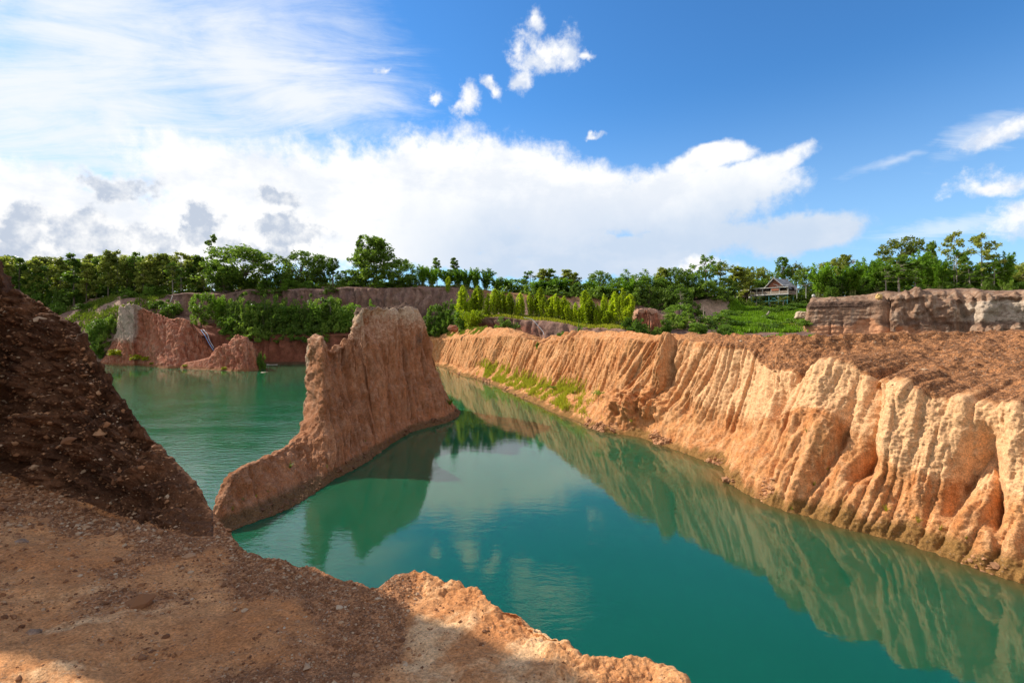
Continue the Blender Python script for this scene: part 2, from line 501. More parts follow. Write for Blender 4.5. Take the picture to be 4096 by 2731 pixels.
t.put(bp.inputs['Height'], hh)
t.l.new(bp.outputs[0], b.inputs['Normal'])

def leaf_mat(name, col, col2, trans=0.35, rough=0.45):
    m_, t, b = new_mat(name)
    lv = t.attr('lv')
    oi = t.new('ShaderNodeObjectInfo').outputs['Random']
    c_ = t.mix(t.m('ADD', t.m('MULTIPLY', lv, 0.65), t.m('MULTIPLY', oi, 0.35)), col, col2)
    k = t.m('ADD', 0.8, t.m('MULTIPLY', oi, 0.4))
    c_ = t.v('SCALE', c_, scale=k)
    t.put(b.inputs['Base Color'], c_)
    b.inputs['Roughness'].default_value = rough
    b.inputs['Specular IOR Level'].default_value = 0.12
    tr = t.new('ShaderNodeBsdfTranslucent')
    t.put(tr.inputs[0], t.v('MULTIPLY', c_, (1.25, 1.35, 0.7)))
    mx = t.new('ShaderNodeMixShader')
    mx.inputs[0].default_value = trans
    t.l.new(b.outputs[0], mx.inputs[1]); t.l.new(tr.outputs[0], mx.inputs[2])
    t.l.new(mx.outputs[0], t.n['Material Output'].inputs[0])
    return m_
L_TEAK = leaf_mat('teak_leaf', (0.14, 0.20, 0.036), (0.38, 0.37, 0.095), 0.5)
L_DARK = leaf_mat('dark_leaf', (0.075, 0.145, 0.026), (0.24, 0.32, 0.055), 0.47)
L_MID = leaf_mat('green_leaf', (0.07, 0.15, 0.022), (0.20, 0.29, 0.045), 0.45)
L_BAM = leaf_mat('bamboo_leaf', (0.085, 0.19, 0.016), (0.23, 0.36, 0.035), 0.5)
L_GOLD = leaf_mat('golden_bamboo_leaf', (0.20, 0.30, 0.012), (0.52, 0.56, 0.03), 0.5)
L_YEL = leaf_mat('yellow_leaf', (0.26, 0.30, 0.015), (0.52, 0.46, 0.03), 0.45)
L_PALM = leaf_mat('palm_leaf', (0.05, 0.10, 0.02), (0.26, 0.25, 0.04), 0.35)
L_GRASS = leaf_mat('grass_blade', (0.11, 0.17, 0.02), (0.26, 0.30, 0.04), 0.4)
L_LIME = leaf_mat('lime_grass_blade', (0.24, 0.27, 0.02), (0.42, 0.40, 0.05), 0.4)
L_SLOPE = leaf_mat('slope_grass_blade', (0.09, 0.19, 0.012), (0.20, 0.32, 0.02), 0.4)
L_DRY = leaf_mat('dry_stalk', (0.30, 0.22, 0.12), (0.45, 0.34, 0.2), 0.2)
M_BARK = plain('bark', (0.17, 0.13, 0.095), 0.9, var=0.3)
M_PALE_BARK = plain('pale_bark', (0.30, 0.26, 0.20), 0.9, var=0.3)
M_CULM = plain('bamboo_culm', (0.20, 0.22, 0.07), 0.6, var=0.3)
M_STONE = plain('stone', (0.30, 0.19, 0.125), 0.9, var=0.5, scale=9)
M_PALESTONE = plain('pale_stone', (0.52, 0.40, 0.28), 0.9, var=0.3, scale=20)
M_WHITE = plain('white_paint', (0.52, 0.50, 0.46), 0.6, var=0.2)
M_BLUEPIPE = plain('blue_pipe', (0.16, 0.34, 0.62), 0.4, var=0.2)
M_PALEPIPE = plain('pale_pipe', (0.42, 0.46, 0.5), 0.4, var=0.15)
M_WOOD = plain('weathered_wood', (0.33, 0.26, 0.2), 0.8, var=0.3)
M_BRICK = plain('brick_red_board', (0.40, 0.15, 0.09), 0.85, var=0.2)
M_TEAL = plain('teal_steel', (0.08, 0.26, 0.27), 0.5, var=0.2)
M_DARKIN = plain('dark_timber', (0.06, 0.045, 0.035), 0.8, var=0.3)
M_RUST = plain('rusty_sheet', (0.36, 0.25, 0.2), 0.7, var=0.3, scale=1.2)
M_SHEET, t, b = new_mat('corrugated_sheet')
pos = t.new('ShaderNodeTexCoord').outputs['Object']
n_ = t.noise(t.map(pos, scale=(6, 0.35, 0.6)), 1.0, 5, 0.6)
t.put(b.inputs['Base Color'], t.mix(t.ss(n_, 0.35, 0.65), (0.17, 0.16, 0.155), (0.42, 0.40, 0.38)))
b.inputs['Roughness'].default_value = 0.55

# ------------------------------------------------------------------ water and base ground
def plane_grid(name, x0, x1, y0, y1, z, mat, n=2):
    xs = np.linspace(x0, x1, n); ys = np.linspace(y0, y1, n)
    X, Y = np.meshgrid(xs, ys, indexing='ij')
    V = np.stack([X.ravel(), Y.ravel(), np.full(X.size, z)], 1)
    o = link(name, mesh_arrays(name, V, grid_faces(n, n), [mat]))
    o['kind'] = 'structure'
    return o
plane_grid('ground', -3000, 3000, -3000, 3000, -4.0, M_GROUND, 12)

# ------------------------------------------------------------------ the bank that closes the lake, terraces and upland behind
bank = [
    (-900, [(110, -2), (113, 0), (117, 3), (122, 6), (130, 12), (140, 14.5), (170, 15.5), (420, 17)]),
    (-300, [(110, -2), (113, 0), (117, 3), (122, 6), (130, 12), (140, 14.5), (170, 15.5), (420, 17)]),
    (20, [(110, -2), (113, 0), (117, 3), (122, 6), (132, 12.5), (142, 15.0), (170, 15.5), (420, 17)]),
    (62, [(110, -2), (112, 0), (116, 3.5), (121, 8), (128, 12.4), (142, 15.3), (170, 15.5), (420, 17)]),
    (85, [(110, -2), (112, 0), (115, 4), (120, 9), (127, 12.8), (138, 16.0), (165, 16.2), (420, 17)]),
    (105, [(111, -2), (113, 0), (116, 5), (121, 11), (127, 14.5), (133, 16.8), (165, 16.8), (420, 18)]),
    (125, [(112, -2), (114, 0), (117, 6), (122, 12), (127, 16.5), (133, 17.0), (165, 17), (420, 18)]),
    (160, [(111, -2), (113, 0), (116, 6), (121, 11), (126, 16), (134, 17.0), (165, 17), (420, 18)]),
    (176, [(110, -2), (112, 0), (114, 6.5), (121, 9.5), (124, 11), (126, 17.0), (140, 18), (420, 19)]),
    (240, [(110, -2), (112, 0), (114, 6.7), (119, 8.3), (122, 10.5), (124, 17.6), (138, 19), (420, 20)]),
    (300, [(110, -2), (112, 0), (113.6, 6.8), (119, 8.0), (122, 10.5), (124, 18.3), (136, 19.3), (420, 20)]),
    (400, [(110, -2), (112, 0), (113.6, 6.8), (119, 8), (122, 10.8), (124, 18.9), (134, 19.7), (420, 20)]),
    (440, [(108, -2), (110, 0), (112, 5), (117, 8), (121, 11.0), (124, 18.6), (132, 19.5), (420, 20)]),
    (465, [(104, -2), (106, 0), (108, 5), (113, 10.6), (119, 12.0), (125, 18.5), (132, 19.2), (420, 20)]),
    (485, [(100, -2), (102, 0), (104, 3.5), (106, 10.9), (112, 11.4), (119, 13), (125, 18.0), (420, 20)]),
    (540, [(91, -2), (93, 0), (95, 2.5), (98, 10.2), (104, 10.6), (112, 11.8), (119, 17.0), (420, 20)]),
    (590, [(82, -2), (84, 0), (86, 2.5), (90, 8.9), (97, 9.6), (108, 11.5), (117, 16.0), (420, 20)]),
    (625, [(74, -2), (76, 0), (79, 2.5), (83, 8.1), (91, 9.0), (106, 11), (120, 15.0), (420, 20)]),
    (665, [(68, -1), (71, 1), (76, 4), (84, 7.0), (98, 9.3), (116, 12), (128, 16), (420, 21)]),
    (690, [(64, 0), (68, 2), (77, 5.5), (90, 8.0), (120, 11.4), (125, 15.6), (138, 17.2), (420, 22)]),
    (728, [(62, 1), (66, 3), (76, 6), (88, 8.2), (121, 12.0), (126, 16.2), (142, 18), (420, 23)]),
    (742, [(62, 1), (66, 3), (76, 6), (88, 8.2), (116, 11.4), (142, 14.0), (168, 16), (420, 22)]),
    (790, [(62, 1), (66, 3), (76, 6), (88, 8.2), (115, 11.4), (141, 14.0), (168, 16), (420, 22)]),
    (815, [(62, 1), (66, 3), (76, 6), (88, 8.4), (112, 11.8), (138, 14.6), (168, 16.5), (420, 22)]),
    (900, [(62, 1), (66, 3), (80, 6), (92, 8.5), (110, 11), (135, 13.5), (165, 16), (420, 22)]),
    (1300, [(62, 1), (66, 3), (80, 6), (92, 8.5), (110, 11), (135, 13.5), (165, 16), (420, 22)]),
]
st = [[((u - CX) / F * d, d, z) for d, z in pr] for u, pr in bank]
ub = np.array([b_[0] for b_ in bank], float)
wb = np.diff(ub) * np.where((ub[1:] <= 25) & (ub[1:] < 0) | (ub[:-1] >= 900), 0.08, 1.0) * np.where((ub[:-1] < -200), 0.3, 1.0)
G, si, tv = loft(st, 1000, [4, 34, 34, 26, 40, 26, 26], 5.0, 1.2, wts=wb)
N = normals(G)
N[N[..., 2] < 0] *= -1
S = slen(G, 30)[:, None]
X, Y, Z = G[..., 0], G[..., 1], G[..., 2]
steep = sstep(1 - np.abs(N[..., 2]), 0.25, 0.7)
rill = ridged(S / 2.2 + fbm(S / 6, Z / 7, 0, 2), Z * 0.06, 3.3, 2.0)
disp = steep * (-0.9 * rill + 1.3 * perlin(S / 11, Z / 9, 1.7) + 0.5 * fbm(X / 2.5, Y / 2.5, Z / 2.5, 3))
disp += (1 - steep) * 0.7 * fbm(X / 9, Y / 9, 0, 4) * sstep(tv, 2.2, 3.2)[None] * (Y < 200)
disp *= sstep(tv, 0.9, 1.4)[None]
# the two-tier ledge half way up the upper cliff
G = G + N * disp[..., None]
uu = upix(G[..., 0], G[..., 1])
zone_l = sstep(uu, 165, 190) * (1 - sstep(uu, 455, 500))
red = (1 - sstep(G[..., 2], 8.0, 11.0)) * sstep(uu, 110, 170) * (1 - sstep(uu, 470, 560)) + 0.35 * sstep(uu, 470, 560) * (1 - sstep(G[..., 2], 9, 10.5))
grassy = sstep(np.broadcast_to(tv[None], uu.shape), 5.2, 5.9)
palem = 0.55 * sstep(uu, 62, 90) * (1 - sstep(uu, 118, 130)) + 0.9 * sstep(uu, 694, 704) * (1 - sstep(uu, 728, 736)) * sstep(G[..., 1], 116, 121) * (1 - sstep(G[..., 1], 127, 131)) + 0.3 * sstep(uu, 505, 540) * (1 - sstep(uu, 600, 640)) * sstep(tv, 4.5, 5.5)[None]
o = link('terrain', mesh_arrays('terrain', G.reshape(-1, 3), grid_faces(*G.shape[:2]), [M_FAR], True,
     {'pale': ('POINT', palem), 'grav': ('POINT', grassy * 0.75), 'wet': ('POINT', 1 - sstep(G[..., 2], 0.2, 1.0)), 'red': ('POINT', red)}))
o['kind'] = 'structure'
terr(G, (4, 4))
G_BANK, TV_BANK, U_BANK = G, tv, uu

# ------------------------------------------------------------------ the long fluted ridge on the right
Wl = [(435, 365), (448, 367.5), (462.3, 375.6), (475, 377.6), (497.5, 385.6), (518.8, 396.2), (538.7, 404.2), (552, 411.5), (572, 418.8), (598.5, 430.1),
      (642.4, 437.4), (678.3, 450.7), (722, 466), (725, 481), (762, 502), (825, 522), (899, 540.5), (948, 558), (1024, 583)]
Wp = [((u - CX) / F * (9 * F / (v - HY)), 9 * F / (v - HY)) for u, v in Wl]
Wp = [(-30, 114)] + Wp + [(19.5, 13), (21.5, 7), (23, -2), (25, -16)]
Wp = np.array(Wp)
Wp = np.array([Wp[i] + (Wp[i + 1] - Wp[i]) * k / 8 for i in range(len(Wp) - 1) for k in range(8)] + [Wp[-1]])
Aline = np.array([(380, 362), (435, 362), (462, 368), (475, 366), (491, 364.3), (518.8, 376.3), (545.4, 386.9), (578.6, 389.6), (611.8, 390.9), (645, 397.5), (671.6, 401), (722, 428), (743, 430), (790, 416), (825, 411), (846, 437), (895.6, 481), (966, 502), (1024, 514), (1100, 545), (1400, 640)])
Rline = np.array([(400, 340), (437, 340), (456, 338), (475, 337), (511, 335), (530, 338), (539, 345), (548, 340), (580, 337), (612, 339), (640, 341), (680, 342), (725, 345), (750, 348), (766, 368), (792, 371), (825, 366), (852, 361), (883, 380), (913, 391), (938, 395), (983, 400), (1024, 407), (1100, 424), (1400, 500)])
Tline = np.array([(400, 336), (437, 335.5), (456, 330), (479, 327), (511, 327), (514, 331), (527, 332.5), (534, 337), (538, 342), (543.4, 336), (552, 335.8), (565, 331.8), (578.6, 329.2), (598, 330.4), (638, 332.4), (725, 333.6), (800, 333.2), (900, 332.2), (1024, 330.5), (1400, 330)])
stn = []
for i, (x, y) in enumerate(Wp):
    nx, ny = (0.94, 0.34)
    if y < 15:
        nx, ny = 0.985, 0.17
    uw = upix(x, y) if y > 8 else 1400
    def at(b_, line, cap=None):
        px, py = x + nx * b_, y + ny * b_
        if py < 9:
            return px, py, None
        u = upix(px, py)
        return px, py, zpix(np.interp(u, line[:, 0], line[:, 1]), py)
    near = sstep(np.array(uw), 715.0, 790.0)
    bA = 1.7 + 1.6 * math.exp(-((uw - 545) / 45) ** 2) - 0.2 * near
    bA += 1.5 * math.exp(-((uw - 785) / 48) ** 2)
    if uw < 485: bA = 1.0
    bR = bA + 1.3 - 0.1 * near
    bT = bR + 1.3 + 11.5 * near
    if uw < 515: bT = bR + 2.5
    ax, ay, azz = at(bA, Aline); rx, ry, rz = at(bR, Rline); tx, ty, tz = at(bT, Tline)
    azz = 2.4 if azz is None else min(max(azz, 0.8), 4.2)
    rz = 5.6 if rz is None else min(max(rz, azz + 1.5), 8.6)
    tz = 8.6 if tz is None else min(max(tz, rz + 0.1), 8.95)
    bB = bT + 3.5 + 26 * near
    zB = min(tz - 0.3, 8.1) if near > 0.5 else tz - 1.0
    bC = bB + 3.0 + 25 * near
    zC = zB - 0.3 if near > 0.5 else -2.5
    q = lambda b_, z: (x + nx * b_, y + ny * b_, z)
    stn.append([q(-1.5, -2.5), q(0, 0.0), (ax, ay, azz), (rx, ry, rz), (tx, ty, tz), q(bB, zB), q(bC, zC)])
_m = [np.array(a_[1][:2]) for a_ in stn]
wr = [np.linalg.norm(_m[i + 1] - _m[i]) / max(0.5 * abs(_m[i][1] + _m[i + 1][1]), 8.0) * (1.0 if _m[i + 1][1] > 14 and _m[i][1] < 112 else 0.10) for i in range(len(_m) - 1)]
G, si, tv = loft(stn, 1500, [6, 80, 120, 70, 14, 10], 6.0, 2.2, wts=wr)
G0 = G
N = normals(G)
if N[600, 100, 0] > 0:
    N = -N
S = slen(G, 60)[:, None]
X, Y, Z = G[..., 0], G[..., 1], G[..., 2]
T_ = np.broadcast_to(tv[None], X.shape)
nearm = sstep(upix(X, np.maximum(Y, 5)), 700, 800) * np.ones_like(X)
dep = np.maximum(np.abs(Y), 10)
face = sstep(T_, 1.5, 2.1) * (1 - sstep(T_, 3.0, 3.35))
lowf = sstep(T_, 0.95, 1.15) * (1 - sstep(T_, 1.8, 2.3))
Sx = S - (0.50 - 0.55 * nearm) * Z + 0.40 * fbm(S / 2.4, Z / 4.5, 0.5, 2)
dl = 0.35 + 0.65 * sstep(perlin(S / 9, Z / 14, 8.8), -0.3, 0.35)
bil = lambda a_, b_, c_: np.sqrt(np.clip(np.abs(perlin(a_, b_, c_)) * 1.8, 0, 1)) - 0.6
g1 = bil(Sx / 1.35, Z * 0.07, 0.3)
g2 = bil((S - (0.40 - 0.42 * nearm) * Z + 0.15 * fbm(S / 2.0, Z / 5.0, 4.5, 2)) / 0.52 + 40, Z * 0.12, 5.3)
g3 = ridged((S + 0.25 * Z + 0.8 * fbm(S / 3, Z / 2, 7.5, 3)) / 3.4 + 9, Z * 0.09, 9.3, 3.5)
big = perlin(S / 7.5, Z / 11, 2.2) * 0.75 + perlin(S / 3.0, Z / 8, 4.2) * 0.25
rough = fbm(S / 0.7, Z / 2.4, 2.3, 4, 0.5) * (1 - sstep(T_, 3.0, 3.3)) + fbm(X / 0.8, Y / 0.8, Z / 0.8, 4, 0.55) * sstep(T_, 3.0, 3.3)
fineN = fbm(X / 0.22, Y / 0.22, Z / 0.22, 3, 0.6)
topm = sstep(T_, 3.05, 3.4)
Sn = S + 0.10 * Z + 0.40 * fbm(S / 2.6, Z / 5.0, 3.5, 2)
cl = ridged(Sn / 2.6 + 9, Z * 0.07, 9.3, 5.0) * (0.35 + 0.65 * sstep(perlin(S / 3.0, Z / 3.0, 12.2), -0.2, 0.25))
disp = face * ((0.62 - 0.14 * nearm) * dl * g1 + (0.24 - 0.04 * nearm) * g2 + nearm * (0.55 * bil(Sn / 3.1 + 4, Z * 0.05, 9.3) - 1.25 * cl) + 0.42 * big)
disp += lowf * (0.4 * big + 0.22 * fbm(X / 1.6, Y / 1.6, Z / 1.6, 3) + nearm * (0.55 * bil(Sn / 3.1 + 4, Z * 0.05, 9.3) + 0.40 * bil(S / 0.75, Z * 0.12, 3.1) - 0.5 * cl))
disp += (0.09 + 0.05 * face + 0.07 * nearm) * rough + (0.045 + 0.02 * nearm) * fineN
disp += topm * (0.18 * fbm(X / 1.7, Y / 1.7, 3.3, 4) + 0.10 * ridged(X / 0.9, Y / 1.6, 1.0, 1.5) - 0.05) * sstep(T_, 3.2, 3.8)
# toothed crest where the ridge is thin
ucol = upix(G[:, 150, 0], np.maximum(G[:, 150, 1], 5))[:, None]
thin = sstep(ucol, 505, 520) * (1 - sstep(ucol, 560, 580))
disp += thin * sstep(T_, 2.6, 3.4) * (-0.8 * ridged(S / 1.3, 0.4, 2.7, 1.5))
disp *= sstep(T_, 0.4, 1.05)
G = G + N * disp[..., None]
# the standing square pillar with its dark cleft
sp = np.argmin(np.abs(upix(G0[:, 190, 0], np.maximum(G0[:, 190, 1], 5)) - 676))
ds = S - S[sp]
pil = np.exp(-((ds + 0.9) / 0.62) ** 4) * sstep(T_, 2.15, 2.5) * (1 - sstep(T_, 3.05, 3.25))
cleft = np.exp(-((ds - 0.05) / 0.20) ** 2) * sstep(T_, 2.1, 2.4) * (1 - sstep(T_, 3.1, 3.3))
G = G + N * (0.95 * pil - 1.1 * cleft)[..., None]
# broken crumbly outcrop at the foot of the face
so = np.argmin(np.abs(upix(G0[:, 80, 0], np.maximum(G0[:, 80, 1], 5)) - 640))
dso = S - S[so]
out = np.exp(-((dso) / 2.6) ** 2) * np.exp(-((T_ - 1.75) / 0.35) ** 2)
G = G + N * (out * (0.9 + 1.2 * fbm(X / 0.9, Y / 0.9, Z / 0.9, 3)))[..., None]
uu = upix(G[..., 0], np.maximum(G[..., 1], 6))
pale = (0.25 + 0.55 * sstep(uu, 600, 760)) * sstep(T_, 1.9, 2.3) * (1 - sstep(T_, 2.9, 3.1)) + 0.3 * perlin(S / 5, Z / 3, 6.6) - 0.25 * lowf - 0.15 * (1 - sstep(uu, 480, 560))
palel = 0.5 * np.exp(-((T_ - 2.75) / 0.22) ** 2) * nearm
grav = sstep(T_ + 0.10 * fbm(X / 2, Y / 2, Z / 2, 3), 2.92, 3.12) * (0.35 + 0.65 * sstep(uu, 640, 790)) + 0.25 * nearm * lowf
wet = 0.9 * (1 - sstep(G[..., 2] + 0.45 * fbm(S / 1.2, Z / 2.0, 5.5, 3), 0.05, 0.9 + 0.35 * nearm))
o = link('ridge_terrain', mesh_arrays('ridge_terrain', G.reshape(-1, 3), grid_faces(*G.shape[:2]), [M_RIDGE], True,
     {'pale': ('POINT', pale + palel), 'grav': ('POINT', grav), 'wet': ('POINT', wet)}))
o['kind'] = 'structure'
terr(G, (5, 3))
G_RIDGE, T_RIDGE, U_RIDGE = G, T_, uu

# the murky lake; muddy shallows and the ridge's olive reflection painted along its edge
def lines(a, c_, e_, f_, n):
    return np.concatenate([np.linspace(a, c_, 8, endpoint=False), np.linspace(c_, e_, n, endpoint=False), np.linspace(e_, f_, 8)])
gx_, gy_ = lines(-260, -50, 30, 120, 230), lines(-120, 4, 124, 130, 300)
X, Y = np.meshgrid(gx_, gy_, indexing='ij')
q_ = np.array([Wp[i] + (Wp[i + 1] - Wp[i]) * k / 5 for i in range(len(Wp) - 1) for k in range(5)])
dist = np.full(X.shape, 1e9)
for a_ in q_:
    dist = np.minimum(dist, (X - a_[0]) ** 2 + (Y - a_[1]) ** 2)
shore_tint = np.exp(-np.sqrt(dist) / 1.5)
o = link('water', mesh_arrays('water', np.concatenate([np.stack([X, Y, 0 * X], -1).reshape(-1, 3), np.stack([X, Y, 0 * X - 3.8], -1).reshape(-1, 3)]), np.concatenate([grid_faces(*X.shape), grid_faces(X.shape[0], X.shape[1], True) + X.size]), [M_WATER], False, {'shallow': ('POINT', np.concatenate([shore_tint.ravel(), shore_tint.ravel()]))}))
o['kind'] = 'structure'
# ------------------------------------------------------------------ grey cliff on the right, with its plateau
gl = [(812, 299, 128, 333), (811, 299, 100, 333), (808, 299, 86, 335), (838, 297, 84, 335), (870, 295, 82, 335), (889, 291, 79, 335), (907, 291, 78, 335), (925, 288.7, 77, 336), (944, 288, 76, 336), (985, 288.5, 73, 336), (1024, 288.7, 71, 336), (1150, 287, 66, 336), (1400, 280, 58, 340)]
stn = []
for i, (u, v, d, vb) in enumerate(gl):
    tp = pt(u, v, d); x, y = tp[0], tp[1]
    dirx, diry = (0.55, 0.83) if i > 2 else ((0.95, 0.0) if i < 2 else (0.85, 0.5))
    q = lambda b_, z: (x + dirx * b_, y + diry * b_, z)
    zt = tp[2]
    stn.append([q(-2.2, 5.5), q(-1.6, 7.4), q(-0.9, 9.6), q(-0.2, zt - 1.0), q(1.4, zt), q(14, zt + 0.6), q(70, zt + 1.0)])
G, si, tv = loft(stn, 720, [6, 30, 34, 16, 14, 6], 4.0, 1.5)
N = normals(G)
k = N[400, 40]
if k[1] > 0:
    N = -N
S = slen(G, 30)[:, None]
X, Y, Z = G[..., 0], G[..., 1], G[..., 2]
T_ = np.broadcast_to(tv[None], X.shape)
uu = upix(X, Y)
rt = sstep(uu, 868, 895)
facem = sstep(T_, 0.8, 1.2) * (1 - sstep(T_, 3.8, 4.3))
disp = facem * (rt * (1.1 * fbm(S / 4.5, Z / 3.5, 1.1, 3) - 0.9 * ridged(S / 2.2, Z * 0.15, 6.1, 2.0) + 0.35 * bil(S / 0.9, Z * 0.3, 3.3) + 0.45 * fbm(X / 1.2, Y / 1.2, Z / 1.2, 4, 0.6)) +
                (1 - rt) * (0.25 * fbm(S / 3, Z / 0.7, 1.1, 3) + 0.12 * fbm(X / 0.6, Y / 0.6, Z / 0.6, 3)))
disp += facem * (1 - sstep(Z, 9.0, 10.2)) * (-0.55 * ridged(S / 1.7, Z * 0.1, 2.4, 2.0) + 0.1)
disp += -1.6 * np.exp(-((uu - 965) / 6) ** 2) * facem - 1.0 * np.exp(-((uu - 885) / 3) ** 2) * facem
disp += (0.35 * fbm(X / 2.5, Y / 2.5, 0.3, 4) + 0.3 * perlin(S / 3.0, 0.4, 0.2)) * sstep(T_, 3.4, 4.1) * (1 - sstep(T_, 4.6, 5))
G = G + N * disp[..., None]
redm = 0.85 * (1 - sstep(G[..., 2] + 1.3 * fbm(S / 4, Z / 3, 7.7, 4) + 1.0 * rt, 8.3, 10.2)) * (1 - 0.6 * sstep(uu, 930, 960))
pale = 0.75 * sstep(uu, 930, 980) * sstep(G[..., 2], 8.5, 10) * (1 - sstep(G[..., 2], 12.3, 13.2)) + 0.2 * fbm(S / 5, Z / 3, 3, 2)
zrel = sstep(np.abs(G[..., 2] - 12.6), 0.35, 0.9)
grav = (1 - zrel) * 0.7 * (1 - rt) + 0.25 * sstep(T_, 4.1, 5)
o = link('cliff', mesh_arrays('cliff', G.reshape(-1, 3), grid_faces(*G.shape[:2]), [M_GREY], True,
     {'pale': ('POINT', pale), 'grav': ('POINT', grav), 'wet': ('POINT', 0 * pale), 'red': ('POINT', redm)}))
o['kind'] = 'structure'
terr(G, (4, 3))

# a wooded hill far to the right
us = np.linspace(0, 1, 140); vs = np.linspace(0, 1, 60)
A_, B_ = np.meshgrid(us, vs, indexing='ij')
hx = 250 + 420 * A_; hy = 200 + 260 * B_
hz_ = 4 + 62 * np.sin(np.pi * A_) ** 0.9 * np.sin(np.pi * np.clip(B_ * 1.0, 0, 1)) + 1.6 * fbm(hx / 7, hy / 7, 0, 4, 0.7)
M_HILL = leaf_mat('hill_foliage', (0.03, 0.06, 0.02), (0.07, 0.11, 0.03), 0.1, 0.8)
o = link('hill', mesh_arrays('hill', np.stack([hx, hy, hz_], -1).reshape(-1, 3), grid_faces(140, 60), [M_HILL], False, {'lv': ('FACE', RNG.random(139 * 59))}))
o['kind'] = 'structure'

# ------------------------------------------------------------------ the fin-shaped island
fin = [(-12.9, 20.5, -13.2, 20.9, 0.02), (-12.4, 21.0, -13.0, 21.6, 1.0), (-12.1, 21.6, -13.1, 22.6, 1.75), (-11.9, 22.0, -13.3, 23.3, 2.0),
       (-11.3, 22.8, -13.1, 25, 1.97), (-10.8, 24.2, -13, 28, 1.95), (-10.6, 25.5, -13.1, 31, 2.25), (-10.55, 26.3, -12.75, 31.9, 3.4), (-10.5, 26.8, -12.75, 32.3, 6.2),
       (-10.45, 27.4, -12.8, 32.6, 7.55), (-10.4, 28.1, -13.0, 33.2, 8.25), (-10.1, 29.3, -13.4, 35.3, 7.25), (-9.8, 30.5, -13.7, 37, 6.95), (-9.5, 32, -13.4, 38.5, 7.45),
       (-9.35, 34, -13.0, 39.8, 7.95), (-9.32, 34.4, -12.35, 39.9, 10.45), (-9.2, 36.5, -12.0, 42, 10.6), (-8.9, 38.5, -11.4, 45, 10.5), (-8.4, 41.2, -10.4, 47.7, 10.75), (-7.2, 43, -9.6, 49.8, 10.65),
       (-5.9, 45, -9.1, 50.8, 9.4), (-5.4, 47, -8.6, 51.6, 6.4), (-5.3, 49, -7.8, 52.2, 3.4), (-5.4, 51, -6.5, 52.3, 0.2)]
czs = gsm(np.array([f[4] for f in fin]), 1.7, 0)
stn = []
for i, (wx, wy, cx_, cy_, cz) in enumerate(fin):
    cs_ = min(max(czs[i], 0.0), cz * 1.9 + 0.05)
    c1, c2_, c3 = cs_ * 0.22, min(cs_ * 0.50, cz * 0.78), 0.5 * (cs_ + cz) * 0.80
    c3 = min(max(c3, c2_ + 0.05 * cz), cz * 0.95)
    a = np.array((wx, wy)); c2 = np.array((cx_, cy_))
    wd = 0.35 + 0.5 * sstep(np.array(cz), 7.9, 10.3) + 0.25 * sstep(np.array(cz), 1.0, 3.0) + (1.7 if 7 <= i <= 10 else 0.0) + (0.8 if i > 16 else 0.0) + (0.35 if 15 <= i <= 16 else 0.0)
    side_v = np.array((-0.70, 0.71)) if (7 <= i <= 10 or 15 <= i <= 16) else np.array((-0.96, 0.20))
    l2 = c2 + side_v * wd
    lw = l2 + side_v * (0.25 + 0.03 * cz)
    f_ = lambda p, q_, k_: p + (q_ - p) * k_
    q = lambda p, z: (p[0], p[1], z)
    stn.append([q(f_(a, c2, -0.25), -2.0), q(a, 0.0), q(f_(a, c2, 0.34), c1), q(f_(a, c2, 0.64), c2_), q(f_(a, c2, 0.86), c3), q(c2, cz), q(l2, cz - 0.08), q(f_(l2, lw, 0.55), cz * 0.5), q(lw, 0), q(lw + side_v, -2)])
G, si, tv = loft(stn, 760, [4, 36, 44, 50, 40, 12, 40, 30, 4], 3.0, 1.6,
                 wts=[max(math.dist(fin[i][2:5], fin[i + 1][2:5]), math.dist(fin[i][:2], fin[i + 1][:2])) / (0.5 * (fin[i][3] + fin[i + 1][3])) for i in range(len(fin) - 1)])
N = normals(G)
if N[400, 60, 0] < 0:
    N = -N
S = slen(G, 30)[:, None]
X, Y, Z = G[..., 0], G[..., 1], G[..., 2]
T_ = np.broadcast_to(tv[None], X.shape)
hgt = np.interp(si, np.arange(len(fin)), [f[4] for f in fin])[:, None]
tall = sstep(hgt, 2.2, 6.0) * np.ones_like(X)
facem = sstep(T_, 1.1, 1.8) * (1 - sstep(T_, 4.75, 5.1))
S_ = S + 0.10 * Z + 0.25 * fbm(S / 1.7, Z / 4.0, 0.9, 2)
g1 = bil(S_ / 0.85, Z * 0.05, 1.3); g2 = bil((S + 0.1 * fbm(S / 1.5, Z / 4, 3.9, 2)) / 0.34 + 7, Z * 0.09, 4.3); g3 = ridged(S_ / 3.1 + 3, Z * 0.05, 7.3, 4.0)
dl = 0.3 + 0.7 * sstep(perlin(S / 3.5, Z / 3.0, 5.8), -0.25, 0.3)
disp = facem * ((0.16 + 0.70 * tall) * dl * g1 + (0.10 + 0.22 * tall) * g2 - 1.0 * tall * g3 * sstep(T_, 2.3, 3.2) + 0.45 * perlin(S / 4, Z / 4, 3.9) * (0.3 + 0.7 * tall))
disp += 0.11 * fbm(X / 0.6, Y / 0.6, Z / 0.6, 4, 0.6) + 0.03 * fbm(X / 0.15, Y / 0.15, Z / 0.15, 2)
disp += sstep(T_, 5.0, 5.6) * (0.30 * fbm(X / 1.1, Y / 1.1, Z / 1.1, 4, 0.6)) * (0.3 + 0.7 * tall)
disp *= sstep(T_, 0.3, 1.1) * (1 - sstep(T_, 7.9, 8.6)) * (0.35 + 0.65 * sstep(hgt, 0.3, 1.5))
disp *= 1 - 0.93 * np.exp(-((si[:, None] - 8.0) / 1.5) ** 4) * (1 - sstep(T_, 3.6, 5.0))
